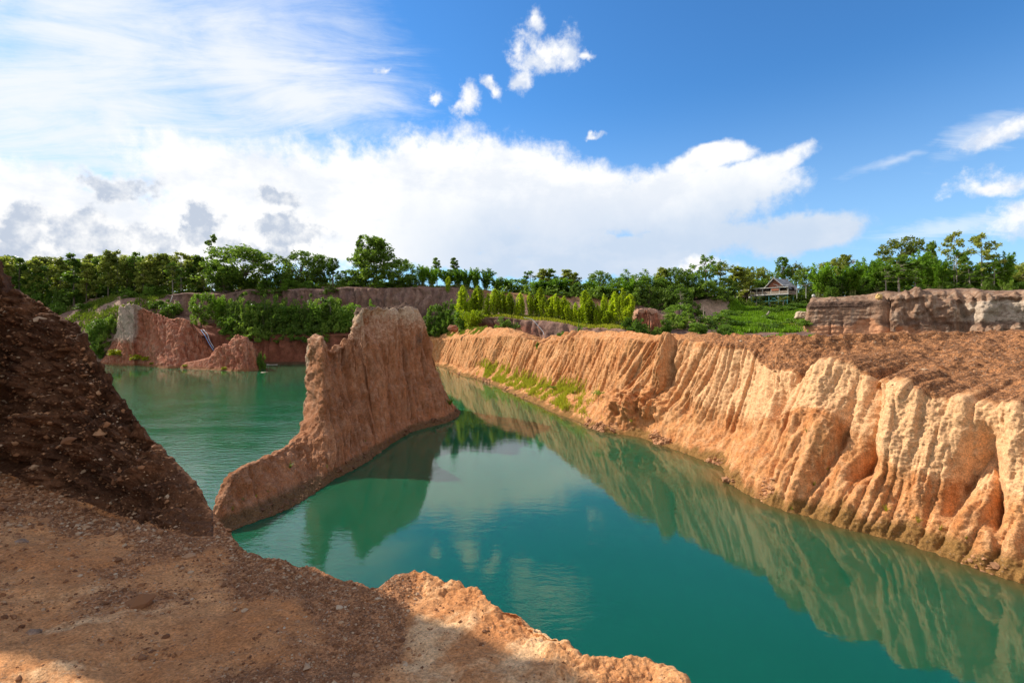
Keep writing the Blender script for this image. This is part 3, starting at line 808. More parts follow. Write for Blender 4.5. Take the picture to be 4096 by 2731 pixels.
disp += np.exp(-((si[:, None] - 8.0) / 1.6) ** 4) * facem * 0.22 * fbm(X / 0.9, Y / 0.9, Z / 0.9, 4, 0.6)
G = G + N * disp[..., None]
# split crack down the tall block
sc_ = np.argmin(np.abs(si - 17.6))
dS = S - S[sc_] - 0.10 * (10.5 - Z) + 0.25 * perlin(Z / 1.3, 0.7, 2.2)
crk = np.exp(-(dS / 0.16) ** 2) * sstep(Z, 2.0, 3.2) * sstep(T_, 2.0, 2.6) * (1 - sstep(T_, 5.0, 5.15))
G = G - N * (0.9 * crk)[..., None]
G[..., 2] += (0.22 * fbm(X / 0.9, Y / 0.9, 1.5, 3) * sstep(T_, 4.4, 5.0) * (1 - sstep(T_, 6.0, 7.0))) * (0.4 + 0.6 * tall)
G[..., 2] += 0.35 * np.exp(-((si[:, None] - 18.9) / 0.8) ** 2) * sstep(T_, 4.9, 5.2) * (1 - sstep(T_, 6.2, 6.6))
pale = 0.5 * sstep(G[..., 2], 4.5, 9.5) + 0.15 * fbm(S / 2, Z / 3, 2.1, 2) + 0.35 * sstep(T_, 5.8, 6.3)  # left side painted paler, standing in for sun on the end faces
grav = 0.9 * sstep(T_, 4.95, 5.15) * (1 - sstep(T_, 5.85, 6.05)) * sstep(G[..., 2], 9.6, 10.2) + 0.5 * np.exp(-((S - S[np.argmin(np.abs(si - 19))]) / 1.6) ** 2) * np.exp(-((Z - 7.6) / 1.3) ** 2)
wet = 1 - sstep(G[..., 2], 0.1, 0.9)
redm = sstep(G[..., 2] + 0.9 * fbm(S / 1.5, Z / 2.5, 4.4, 3), 6.5, 11.0) * 0.62 + 0.5 * sstep(T_, 5.9, 6.2)
base = np.array([-10.5, 36.0, 0.0])
fo = link('earth_island', mesh_arrays('earth_island', (G - base).reshape(-1, 3), grid_faces(*G.shape[:2]), [M_FIN], True,
     {'pale': ('POINT', pale), 'grav': ('POINT', grav), 'wet': ('POINT', wet), 'red': ('POINT', redm)}), loc=tuple(base))
tag(fo, 'tall fluted brown earth fin rising from the water, low tail curving toward the viewer', 'rock formation')
terr(G, (4, 3))
G_FIN = G

# ------------------------------------------------------------------ the two red rocks across the lake
def far_rock(name, label, cols, seed, redf=None):
    """cols: (u, v_top, d_base, set back, thickness)"""
    stn = []
    for u, v, d, sb, th in cols:
        z = max(zpix(v, d + sb), 0.02)
        x = lambda dd: (u - CX) / F * dd
        stn.append([(x(d - 0.6), d - 0.6, -1.5), (x(d), d, 0), (x(d) + (x(d + sb) - x(d)) * .5, d + sb * 0.42, z * 0.42), (x(d + sb * .85), d + sb * 0.85, z * 0.86), (x(d + sb), d + sb, z), (x(d + sb + th), d + sb + th, z * 0.97), (x(d + sb + th + 3), d + sb + th + 3, -1.5)])
    G, si, tv = loft(stn, 330, [3, 30, 34, 12, 8, 14], 1.5, 1.0, wts=[max(1.0, math.hypot(cols[i + 1][0] - cols[i][0], cols[i + 1][1] - cols[i][1])) for i in range(len(cols) - 1)])
    N = normals(G)
    if N[160, 30, 1] > 0:
        N = -N
    S = slen(G, 20)[:, None]; X, Y, Z = G[..., 0], G[..., 1], G[..., 2]
    T_ = np.broadcast_to(tv[None], X.shape)
    fm = sstep(T_, 0.9, 1.5) * (1 - sstep(T_, 4.2, 5))
    S_ = S + 0.35 * Z + 0.7 * fbm(S / 3, Z / 3, seed, 3)
    d_ = fm * (-0.75 * ridged(S_ / 2.3, Z * 0.07, seed, 2.2) - 0.3 * ridged(S_ / 0.9, Z * 0.1, seed + 3, 1.6) + 0.7 * perlin(S / 5, Z / 5, seed + 5)) + 0.22 * fbm(X / 1.1, Y / 1.1, Z / 1.1, 4, 0.6)
    hg = np.clip(G[:, :, 2].max(1) / 5, 0.12, 1)[:, None]
    G = G + N * (d_ * hg * sstep(T_, 0.3, 1))[..., None]
    uu = upix(G[..., 0], G[..., 1])
    redm = redf(uu, G[..., 2]) if redf else 0 * uu
    b_ = np.array([G[..., 0].mean(), G[:, 4, 1].mean(), 0])
    o = link(name, mesh_arrays(name, (G - b_).reshape(-1, 3), grid_faces(*G.shape[:2]), [M_REDROCK], True,
        {'pale': ('POINT', 0.25 * perlin(S / 4, Z / 4, seed) + 0.15), 'grav': ('POINT', 0 * uu), 'wet': ('POINT', 1 - sstep(G[..., 2], 0.1, 0.8)), 'red': ('POINT', redm)}), loc=tuple(b_))
    terr(G, (3, 3))
    return tag(o, label, 'rock formation')
far_rock('rock_bluff', 'red clay bluff with a pale grey tower at one end, across the lake',
         [(100, 362, 111, 1, 3), (107, 352, 110.5, 2, 3), (116, 332, 110, 3, 4), (119.5, 307, 109.5, 3, 5), (126, 304, 108.5, 3, 5), (134, 302.6, 107.5, 3.5, 5), (138, 304, 108.5, 4, 5), (141, 305, 108.5, 4, 5),
          (150, 309, 106.5, 6, 5), (158, 313, 104, 8, 5), (163, 315, 101.5, 10, 5), (168, 316.5, 101.3, 9.5, 5), (180, 316.8, 102, 8, 5), (190, 318.5, 104, 6, 5), (199, 331, 106.5, 3.5, 4), (207, 342, 108, 2.5, 4), (214, 351, 109.5, 2, 4), (222, 362, 111, 1, 3)],
         2.7, lambda u, z: (1 - sstep(u, 134, 144)) * sstep(z, 1.5, 8.0) * 0.72 + 0.4 * sstep(z, 12.2, 13) * (1 - sstep(u, 160, 168)))
far_rock('rock_wedge', 'small red clay wedge with one steep shaded side, standing in the lake',
         [(180, 366.5, 101, 0.6, 1.5), (186, 362, 100.2, 1.2, 2), (196, 360.5, 99.3, 1.5, 2), (209, 357, 97.8, 2, 2), (214, 350, 97.3, 2.5, 2), (218, 346, 96.8, 3, 2.5), (228, 344, 95.5, 3.5, 2.5), (232, 338, 95, 4, 2.5), (234, 335, 94.8, 4, 2.5), (238.5, 334, 94.5, 4, 2.5), (243, 334.6, 94.2, 4.2, 2.5), (247.4, 335.8, 94.6, 3.9, 2.5), (252.5, 343, 96, 3, 2.2), (257, 351, 97.4, 2, 2), (260, 359, 98.6, 1.4, 2), (263, 367, 99.5, 0.8, 1)],
         6.1)
# little fluted outcrop by the bamboo terrace
stn = []
for u, v, d in [(634, 322, 92), (638, 314, 88), (641, 311, 86.5), (648, 309, 85.5), (656, 310, 85.5), (661, 313, 86.5), (666, 322, 88), (668, 330, 90)]:
    p_ = pt(u, v, d); x, y, z = p_
    stn.append([(x, y - 2.2, 3), (x, y - 1.4, 5.0), (x, y - 0.5, z * 0.55 + 3.6), (x, y, z - 0.2), (x, y + 1.2, z + 0.3), (x + 1, y + 7, z + 0.6), (x + 1, y + 10, z - 5)])
G, si, tv = loft(stn, 160, [3, 20, 20, 6, 6, 6], 2, 1)
N = normals(G); N = -N if N[80, 25, 1] > 0 else N
S = slen(G, 20)[:, None]
G = G + N * (-(0.7 * ridged(S / 1.0, G[..., 2] * .05, 2.2, 1.8)) * (1 - sstep(tv, 3, 3.6)[None]) + 0.45 * fbm(G[..., 0] / 1.6, G[..., 1] / 1.6, G[..., 2] / 1.6, 4))[..., None]
b_ = np.array([G[..., 0].mean(), G[..., 1].min(), 4.0])
o = link('rock_outcrop', mesh_arrays('rock_outcrop', (G - b_).reshape(-1, 3), grid_faces(*G.shape[:2]), [M_REDROCK], True,
     {'pale': ('POINT', 0.9 * sstep(tv, 2.8, 3.4)[None] + 0 * G[..., 0]), 'grav': ('POINT', 0 * G[..., 0]), 'wet': ('POINT', 0 * G[..., 0]), 'red': ('POINT', 0 * G[..., 0])}), loc=tuple(b_))
tag(o, 'red fluted clay outcrop with a pale top, just past the end of the bamboo row', 'rock formation')
terr(G, (3, 2))

# ------------------------------------------------------------------ foreground path, ledge and dark mound
def gz(x, y):
    return 7.4 - 0.15 * np.maximum(y, 0) + 0.12 * np.maximum(0, -x - 2)
def polar(u):
    return math.degrees(math.atan((u - CX) / F))
fore = []       # theta, r_foot, r_crest, z_crest(None = ground), drop
def edge_st(u, v, lift=0.0):
    k = (v - HY) / F
    d = 1.6 / (k - 0.15)
    x = (u - CX) / F * d
    if x < -2:
        d = (1.6 - 0.12 * (-x - 2)) / (k - 0.15)
    th = polar(u)
    r = d / math.cos(R(th))
    return (th, r - 0.35, r, zpix(v, d) + lift)
def mound_st(u, vf, df, vc, dc):
    th = polar(u); cs = math.cos(R(th))
    return (th, df / cs, dc / cs, zpix(vc, dc))
fore += [(-175, 5, 6, 8.5), (-130, 5, 6.5, 9.0), (-105, 5.5, 7.5, 9.4), (-90, 6.5, 9.5, 10.0), (-80, 7.5, 10.5, 10.4), (-74, 8.0, 11.0, 10.8), (-68, 8.2, 11.5, 11.6), (-62, 8.4, 12.0, 12.2), (-60, 8.5, 12.0, 12.0), (-58.5, 8.6, 12.3, 13.2), (-57.2, 8.6, 12.3, 12.7), (-56, 8.8, 12.4, 14.2), (-54.5, 8.8, 12.4, 14.8), (-53, 9.0, 12.4, 15.8), (-51, 9.0, 12.0, 15.6)]  # unseen crest left of frame, shaped to cast the foreground shadow and sun patches
fore += [mound_st(-42, 468, 6.6, 60, 8.2), mound_st(-22, 470, 6.55, 222, 7.9), mound_st(0, 472, 6.5, 277, 7.8), mound_st(9, 474, 6.4, 289, 7.75), mound_st(24, 477, 6.2, 291, 7.6), mound_st(44, 481, 6.0, 303, 7.4), mound_st(78, 495, 5.7, 323, 7.1), mound_st(88, 502, 5.65, 338, 7.0), mound_st(100, 509, 5.6, 360, 6.85), mound_st(113, 516, 5.5, 382, 6.7),
         mound_st(126, 522, 5.4, 401, 6.5), mound_st(138, 528, 5.3, 417, 6.35), mound_st(152, 534, 5.2, 433, 6.2), mound_st(168, 539, 5.1, 451, 6.05), mound_st(183, 541, 5.05, 468, 5.9), mound_st(197, 543, 5.05, 485, 5.7), mound_st(209, 545, 5.05, 500, 5.5), mound_st(216, 546, 5.05, 514, 5.4), mound_st(224, 547, 5.05, 533, 5.3), mound_st(232, 548, 4.95, 541, 5.2)]
for u, v in [(240, 546), (250, 551), (261, 557), (283, 560), (305, 564), (326, 571), (348, 579), (362, 585), (374, 589), (383, 586)]:
    fore.append(edge_st(u, v))
for u, v in [(395, 580), (405, 578), (420, 578.5), (435, 581), (450, 586), (465, 591), (479, 596.5), (487, 603), (492, 610), (506, 613), (522, 618), (538, 628), (553, 640), (563, 648), (570, 653), (579, 664), (592, 666), (610, 665), (626, 665), (644, 666), (660, 672), (675, 681), (692, 700), (710, 740), (722, 800), (726, 880), (722, 1000)]:
    fore.append(edge_st(u, v, 0.05))
fore += [(45, 1.0, 1.15, 7.2), (70, 1.0, 1.2, 7.35), (95, 1.1, 1.5, 7.4), (120, 1.8, 2.4, 7.5), (150, 3, 4, 7.6), (184, 5, 6, 8.5)]
fore.sort()
stn = []
for th, rf, rc, zc in fore:
    sx, sy = math.sin(R(th)), math.cos(R(th))
    q = lambda r, z: (r * sx, r * sy, z)
    g = lambda r: float(gz(r * sx, r * sy))
    zf = g(rf)
    hm = zc - zf
    stn.append([q(0.12, g(0.12)), q(rf * 0.33, g(rf * 0.33)), q(rf * 0.72, g(rf * 0.72)), q(rf, zf), q(rf + (rc - rf) * 0.5, zf + hm * (0.52 if hm > 0.3 else 0.5)), q(rc, zc), q(rc + 0.12 + 0.1 * max(hm, 0), zc - 0.25 - 0.1 * max(hm, 0)), q(rc + 0.9 + 0.3 * max(hm, 0), zc - 4), q(rc + 2.2, -2.5)])
ths = np.array([f[0] for f in fore])
wt = np.diff(ths); ct = (ths[1:] + ths[:-1]) / 2
wt = wt * np.where((ct > -56) & (ct < 28), 1.0, 0.12)
G, si, tv = loft(stn, 1150, [6, 44, 70, 90, 70, 16, 20, 8], 2.0, 1.5, wts=wt)
N = normals(G)
N[N[..., 2] < 0] *= -1
T_ = np.broadcast_to(tv[None], G.shape[:2])
X, Y, Z = G[..., 0], G[..., 1], G[..., 2]
th_g = np.degrees(np.arctan2(G[:, 200, 0], G[:, 200, 1]))[:, None] * np.ones_like(X)
hm_ = np.interp(si, np.arange(len(fore)), [f[3] - gz(f[1] * math.sin(R(f[0])), f[1] * math.cos(R(f[0]))) for f in fore])[:, None]
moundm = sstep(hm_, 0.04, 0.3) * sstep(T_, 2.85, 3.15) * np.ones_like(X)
disp = 0.05 * fbm(X / 0.9, Y / 0.9, Z / 0.9, 3) + 0.022 * fbm(X / 0.22, Y / 0.22, Z / 0.22, 3, 0.6) * (1 - moundm)
disp += moundm * (0.20 * fbm(X / 0.9, Y / 0.9, Z / 0.55, 3, 0.6) + 0.13 * fbm(X / 0.24, Y / 0.24, Z / 0.15, 4, 0.7) - 0.10 * ridged(X / 0.42, Y / 0.42, Z / 0.2, 2.0) - 0.12 * sstep(perlin(X / 0.2, Y / 0.2, Z / 0.12), 0.15, 0.6)) * np.clip(hm_ / 1.2, 0.2, 1)
rim = sstep(T_, 2.9, 3.4) * (1 - moundm) * (hm_ < 0.35)
edge_l = sstep(th_g, -14, -10)
disp += rim * (0.012 + 0.022 * edge_l) * fbm(X / 0.16, Y / 0.16, Z / 0.16, 4, 0.6)
disp += -0.025 * ridged(X / 1.3 + Y / 2.2, Y / 1.8 - X / 4, 0.5, 3) * (1 - moundm)
disp *= sstep(T_, 0.3, 1.0)
damp = 1 - 0.6 * np.exp(-((T_ - 5) / 0.3) ** 2) * (hm_ > 0.35)
G = G + N * (disp * damp)[..., None]
gn = fbm(G[..., 0] / 0.7, G[..., 1] / 0.7, 0.6, 4)
grav = np.clip(0.15 + 0.75 * gn + 0.75 * sstep(T_, 2.2, 2.9) * (1 - edge_l) + 0.25 * np.exp(-((th_g + 22) / 14) ** 2), 0, 1) * (1 - 0.8 * edge_l * sstep(T_, 1.0, 1.5)) * (1 - moundm)
pale = 0.42 * edge_l + (0.4 * fbm(X / 0.8, Y / 0.8, 2.2, 3) + 0.45 * fbm((X + 0.9 * Y) / 1.6, (Y - 0.9 * X) / 0.35, 5.2, 3)) * (1 - moundm) + moundm * (0.35 * fbm(X / 0.7, Y / 0.7, Z / 0.5, 3) + 0.12)
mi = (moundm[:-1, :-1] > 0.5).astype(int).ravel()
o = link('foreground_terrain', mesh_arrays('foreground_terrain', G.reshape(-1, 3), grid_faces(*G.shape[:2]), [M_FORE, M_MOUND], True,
     {'pale': ('POINT', pale), 'grav': ('POINT', grav), 'wet': ('POINT', 0 * pale)}, mi))
o['kind'] = 'structure'
terr(G, (3, 3))
G_FORE, T_FORE, GRAV_FORE, MND_FORE, TH_FORE = G, T_, grav, moundm, th_g

# ------------------------------------------------------------------ standing height
Vs, Fs, off = [], [], 0
for v_, f_ in TERR:
    Vs.append(v_); Fs.append(f_ + off); off += len(v_)
BVH = BVHTree.FromPolygons(np.concatenate(Vs).tolist(), np.concatenate(Fs).tolist())
def zat(x, y, top=60.0):
    h = BVH.ray_cast(Vector((x, y, top)), Vector((0, 0, -1)))
    return h[0].z if h[0] is not None else 0.0
def hit(u, v):
    d = Vector(((u - CX) / F, 1.0, -(v - HY) / F)).normalized()
    h = BVH.ray_cast(Vector((0, 0, CAMH)), d)
    return h[0], h[1]

# ------------------------------------------------------------------ plant prototypes
def leaves(name, C_, size, mat, aspect=0.55, up=0.25, rng=None, dirs=None, seed=0):
    """leaf-sized quads at C_ (n,3)"""
    rng = np.random.default_rng(seed)
    n = len(C_)
    nr = rng.normal(size=(n, 3)); nr[:, 2] = np.abs(nr[:, 2]) + up * 2
    nr /= np.linalg.norm(nr, axis=1)[:, None]
    a = rng.normal(size=(n, 3)) if dirs is None else dirs + 0.45 * rng.normal(size=(n, 3))
    a -= nr * (a * nr).sum(1)[:, None]
    a /= np.linalg.norm(a, axis=1)[:, None] + 1e-9
    b_ = np.cross(nr, a)
    s = (size * rng.uniform(0.65, 1.35, n))[:, None]
    V = np.stack([C_ - a * s, C_ + b_ * s * aspect - a * s * 0.1, C_ + a * s, C_ - b_ * s * aspect - a * s * 0.1], 1).reshape(-1, 3)
    return mesh_arrays(name, V, np.arange(4 * n).reshape(n, 4), [mat], False, {'lv': ('FACE', rng.random(n))})
def clumps(rng, centers, rad, n, flat=0.7):
    out = []
    for c_, r_ in zip(centers, rad):
        d = rng.normal(size=(n, 3)); d /= np.linalg.norm(d, axis=1)[:, None]
        k = rng.random(n) ** 0.45
        out.append(np.asarray(c_) + d * k[:, None] * r_ * np.array([1, 1, flat]))
    return np.concatenate(out)
def limb_path(rng, p0, p1, sag=0.1, n=4):
    p0, p1 = np.asarray(p0, float), np.asarray(p1, float)
    L = np.linalg.norm(p1 - p0)
    return [tuple(p0 + (p1 - p0) * t + np.array([0, 0, sag * L * math.sin(math.pi * t)]) + rng.normal(size=3) * 0.03 * L * (0 < t < 1)) for t in np.linspace(0, 1, n)]
PROTO = {}
def proto(key, H, parts):
    PROTO[key] = (H, parts)
def teak(key, seed, mat, H=14.0, low=0.34, spread=2.5, nl=30, leafn=34, ls=0.33, bark=None, spire=1.0, cl=0.85):
    rng = np.random.default_rng(seed)
    m_ = MB()
    lean = rng.normal(size=2) * 0.3
    tp = [(lean[0] * t * t, lean[1] * t * t, H * 0.96 * t) for t in np.linspace(0, 1, 8)]
    m_.tube(tp, list(np.linspace(0.17, 0.03, 8)))
    cs, rs = [], []
    for i in range(nl):
        t = low + (1 - low) * ((i + rng.random()) / nl) ** 0.85
        az_ = rng.random() * 6.28
        prof = (math.sin(math.pi * min(1, (t - low) / (1 - low) * 0.62 + 0.34)) ** 0.7) * spire
        L = spread * prof * rng.uniform(0.55, 1.15) + 0.2
        p0 = (lean[0] * t * t, lean[1] * t * t, H * 0.96 * t)
        p1 = (p0[0] + L * math.cos(az_), p0[1] + L * math.sin(az_), p0[2] + L * rng.uniform(-0.25, 0.6))
        m_.tube(limb_path(rng, p0, p1, 0.08), [0.05, 0.04, 0.03, 0.02], 4)
        for k in ((1.0,) if L < 1 else (0.6, 1.0)):
            cs.append([p0[j] + (p1[j] - p0[j]) * k for j in range(3)]); rs.append(cl * rng.uniform(0.6, 1.15))
    cs.append([lean[0], lean[1], H * 0.96]); rs.append(cl * 0.7)
    C_ = clumps(rng, cs, rs, leafn, 0.9)
    proto(key, H, [('trunk', m_.mesh('trunk', bark or M_BARK)), ('crown', leaves('crown', C_, ls, mat, seed=seed))])
def broad(key, seed, mat, H=11.0, Rr=5.5, fork=0.2, nc=75, leafn=52, ls=0.30, cr=1.25, airy=0.0, zc=0.58, rz=0.42, drop=0.0):
    rng = np.random.default_rng(seed)
    m_ = MB()
    m_.tube([(0, 0, 0), (0.08, 0.05, H * fork * 0.5), (0.1, -0.05, H * fork), (0.0, 0.0, H * 0.6)], [0.32, 0.26, 0.22, 0.08], 7)
    cs, rs = [], []
    for i in range(nc):
        d = rng.normal(size=3); d /= np.linalg.norm(d)
        k = rng.uniform(0.55, 1.0) ** 0.6
        lump = 1 + 0.22 * math.sin(3 * math.atan2(d[1], d[0]) + seed) + 0.16 * rng.normal()
        c_ = np.array([d[0] * Rr * k * lump, d[1] * Rr * k * lump, H * zc + d[2] * H * rz * k * (0.85 + 0.15 * lump)])
        c_[2] = max(c_[2], H * 0.10)
        c_[2] -= drop * math.hypot(c_[0], c_[1])
        cs.append(c_); rs.append(cr * rng.uniform(0.6, 1.2))
        if i % 4 == 0:
            m_.tube(limb_path(rng, (0.05, 0, H * fork * rng.uniform(0.8, 2.2)), c_, 0.05), [0.10, 0.07, 0.045, 0.02], 5)
    C_ = clumps(rng, cs, rs, leafn, 0.82)
    proto(key, H, [('trunk', m_.mesh('trunk', M_BARK)), ('crown', leaves('crown', C_, ls, mat, seed=seed))])
def bamboo(key, seed, mat, H=8.0, base=0.5, spread=2.0, culms=26, per=130, bend=1.0, ls=0.26, low=0.25, column=False, asp=0.30):
    rng = np.random.default_rng(seed)
    m_ = MB(); pts, dirs = [], []
    for i in range(culms):
        a = rng.random() * 6.28
        r0 = base * math.sqrt(rng.random()); h = H * (rng.uniform(0.62, 1.0) if i else 1.0)
        if column:
            kk = i % 4
            a = kk * 1.57 + seed + rng.normal() * 0.55; h = H * ((1.0, 0.80, 0.92, 0.70)[(kk + seed) % 4] + rng.uniform(-0.06, 0.04))
        sp = spread * rng.uniform(0.25, 1.0)
        def P_(t):
            if column:
                k = (0.10 + 0.90 * min(1.0, t / 0.66) ** 1.1) * (1 - max(0.0, (t - 0.66) / 0.34) ** 3) + 0.05
                rr = r0 * (1 - t) + sp * k * 0.9
                return np.array([rr * math.cos(a), rr * math.sin(a), h * t])
            rr = r0 + sp * t ** 2.2
            return np.array([rr * math.cos(a), rr * math.sin(a), h * (t - bend * 0.22 * t ** 4 * sp / max(spread, .1))])
        m_.tube([P_(t) for t in np.linspace(0, 1, 6)], list(np.linspace(0.05, 0.012, 6)), 4)
        for j in range(per):
            t = low + (1 - low) * rng.random() ** 0.8
            p = P_(t); w_ = (0.55 if not column else 0.32) * (1.15 - 0.7 * t) * math.sqrt(H / 8)
            q = rng.normal(size=3) * w_ * 0.55
            pts.append(p + q); d = q.copy(); d[2] = -0.25 + 0.5 * column + rng.normal() * 0.25
            d /= np.linalg.norm(d) + 1e-6; dirs.append(d)
    proto(key, H, [('culms', m_.mesh('culms', M_CULM)), ('crown', leaves('crown', np.array(pts), ls, mat, asp, 0.1, dirs=np.array(dirs), seed=seed))])
def bush(key, seed, mat, H=2.6, Rr=1.9, nc=38, leafn=48, ls=0.2, cr=0.62):
    rng = np.random.default_rng(seed)
    m_ = MB(); cs, rs = [], []
    for i in range(nc):
        d = rng.normal(size=3); d[2] = abs(d[2]); d /= np.linalg.norm(d)
        k = rng.uniform(0.4, 1.0) ** 0.5 * (1 + 0.2 * rng.normal())
        cs.append([d[0] * Rr * k, d[1] * Rr * k, 0.15 + d[2] * (H - 0.4) * k]); rs.append(cr * rng.uniform(0.6, 1.25))
        if i % 5 == 0:
            m_.tube(limb_path(rng, (0, 0, -0.2), cs[-1], 0.05), [0.05, 0.04, 0.03, 0.015], 4)
    C_ = clumps(rng, cs, rs, leafn, 0.7)
    C_[:, 2] = np.maximum(C_[:, 2], -0.1)
    proto(key, H, [('stems', m_.mesh('stems', M_BARK)), ('crown', leaves('crown', C_, ls, mat, 0.5, seed=seed))])
def tuft(key, seed, mat, n=26, H=0.9, spread=0.7, w_=0.028):
    rng = np.random.default_rng(seed)
    V, Fc, lv = [], [], []
    for i in range(n):
        a = rng.random() * 6.28; L = H * rng.uniform(0.5, 1.05); sp = spread * rng.uniform(0.3, 1.0)
        d = np.array([math.cos(a), math.sin(a), 0]); s_ = np.array([-d[1], d[0], 0]) * w_
        b0 = len(V)
        for t in (0, 0.35, 0.7, 1.0):
            p = d * sp * t ** 1.5 + np.array([0, 0, L * (t - 0.42 * t ** 3 * sp / spread)]) + d * 0.03
            ww = (1 - t) ** 0.7 + 0.04
            V += [p - s_ * ww, p + s_ * ww]
        for k in range(3):
            Fc.append([b0 + 2 * k, b0 + 2 * k + 1, b0 + 2 * k + 3, b0 + 2 * k + 2]); lv.append(rng.random())
    proto(key, H, [(None, mesh_arrays('blades', np.array(V), np.array(Fc), [mat], False, {'lv': ('FACE', lv)}))])
def palm(key, seed):
    rng = np.random.default_rng(seed)
    m_ = MB(); H = 5.0
    tp = [(0.15 * math.sin(t * 2), 0.1 * t, 3.2 * t) for t in np.linspace(0, 1, 7)]
    m_.tube(tp, list(np.linspace(0.22, 0.13, 7)), 8)
    V, Fc, lv = [], [], []
    top = np.array(tp[-1])
    for i in range(20):
        a = i * 2.4 + rng.random() * 0.4; d = np.array([math.cos(a), math.sin(a), 0]); up = rng.uniform(0.2, 1.3); L = rng.uniform(2.0, 2.7); sh = rng.random()
        sd_ = np.array([-d[1], d[0], 0])
        for t in np.linspace(0.12, 1, 20):
            p = top + d * L * t * (0.75 if up > 1 else 1) + np.array([0, 0, up * L * t * 0.75 - 1.25 * L * t * t * 0.6])
            for sg in (-1, 1):
                l_ = 0.62 * (1 - abs(t - 0.4)) + 0.1
                e = p + sd_ * sg * l_ * 0.8 + d * 0.25 + np.array([0, 0, -0.28 * l_])
                b0 = len(V); ww = d * 0.06
                V += [p - ww, p + ww, e + ww * 0.3, e - ww * 0.3]; Fc.append([b0, b0 + 1, b0 + 2, b0 + 3]); lv.append(0.6 * sh + 0.4 * rng.random())
    proto(key, H, [('trunk', m_.mesh('trunk', M_PALE_BARK)), ('fronds', mesh_arrays('fronds', np.array(V), np.array(Fc), [L_PALM], False, {'lv': ('FACE', lv)}))])

for k in range(4):
    teak('teak%d' % k, 20 + k, L_TEAK if k != 2 else L_DARK, low=(0.20, 0.30, 0.16, 0.22)[k], spread=(2.3, 2.0, 2.5, 2.6)[k], ls=0.33, nl=46, leafn=36)
teak('slim', 31, L_DARK, H=12, low=0.16, spread=1.5, nl=40, leafn=30, ls=0.30, cl=0.6)
teak('layered', 33, L_TEAK, H=13, low=0.36, spread=3.1, nl=30, leafn=22, ls=0.30, bark=M_PALE_BARK, cl=0.62)
teak('spire', 35, L_DARK, H=15, low=0.3, spread=1.9, nl=30, leafn=26, ls=0.3, cl=0.55)
teak('ragged', 36, L_DARK, H=15, low=0.06, spread=5.0, nl=105, leafn=46, ls=0.34, cl=1.15)
teak('young', 37, L_MID, H=9, low=0.3, spread=2.6, nl=22, leafn=26, ls=0.26, bark=M_PALE_BARK, cl=0.6)
broad('broad0', 41, L_DARK, H=12, Rr=6.2, nc=150, leafn=56, zc=0.53, rz=0.46)
broad('broad1', 42, L_DARK, H=11, Rr=4.6, nc=105, leafn=52, cr=1.15, zc=0.53, rz=0.46)
broad('broad2', 43, L_MID, H=9, Rr=3.9, nc=80, leafn=50, cr=1.0, ls=0.27, zc=0.53, rz=0.46)
broad('airy0', 44, L_TEAK, H=12, Rr=2.8, fork=0.5, nc=34, leafn=36, cr=0.85, zc=0.78, rz=0.2)
broad('airy1', 45, L_MID, H=12, Rr=3.4, fork=0.42, nc=44, leafn=32, cr=0.85, zc=0.72, rz=0.27)
broad('weep', 46, L_MID, H=13, Rr=1.9, fork=0.45, nc=46, leafn=46, cr=0.8, zc=0.70, rz=0.30, ls=0.26, drop=0.45)
broad('round', 47, L_TEAK, H=13, Rr=4.2, fork=0.4, nc=60, leafn=44, cr=1.05, zc=0.72, rz=0.27)
bamboo('bam0', 51, L_BAM, spread=2.3, culms=30, per=120)
bamboo('bam1', 52, L_BAM, spread=1.5, culms=26, per=120, base=0.6)
bamboo('bam2', 53, L_MID, spread=2.9, culms=34, per=120, bend=2.0)
bamboo('arch', 54, L_MID, H=11, spread=4.0, culms=20, per=130, bend=2.6, low=0.35)
for k in range(4):
    bamboo('col%d' % k, 61 + k, L_GOLD, H=6.0, base=0.22, spread=(0.8, 0.95, 0.7, 1.1)[k], culms=20, per=150, column=True, ls=0.17, low=0.17, asp=0.34)
bamboo('gbush', 68, L_GOLD, H=4.5, base=0.8, spread=2.4, culms=24, per=100, ls=0.24, low=0.12)
for k in range(3):
    bush('dbush%d' % k, 71 + k, L_DARK, H=(3.2, 2.6, 3.8)[k], Rr=(2.2, 2.4, 2.0)[k])
for k in range(3):
    bush('gbush%d' % k, 75 + k, L_MID, H=(2.4, 3.0, 2.0)[k], Rr=(1.9, 1.7, 2.1)[k])
bush('ybush', 79, L_YEL, H=1.6, Rr=1.2, nc=24, leafn=34, ls=0.16, cr=0.42)
tuft('tuft0', 81, L_GRASS); tuft('tuft1', 82, L_LIME, n=18, spread=0.6); tuft('reed', 83, L_DRY, n=7, H=1.2, spread=1.1, w_=0.012)
palm('palm', 91)

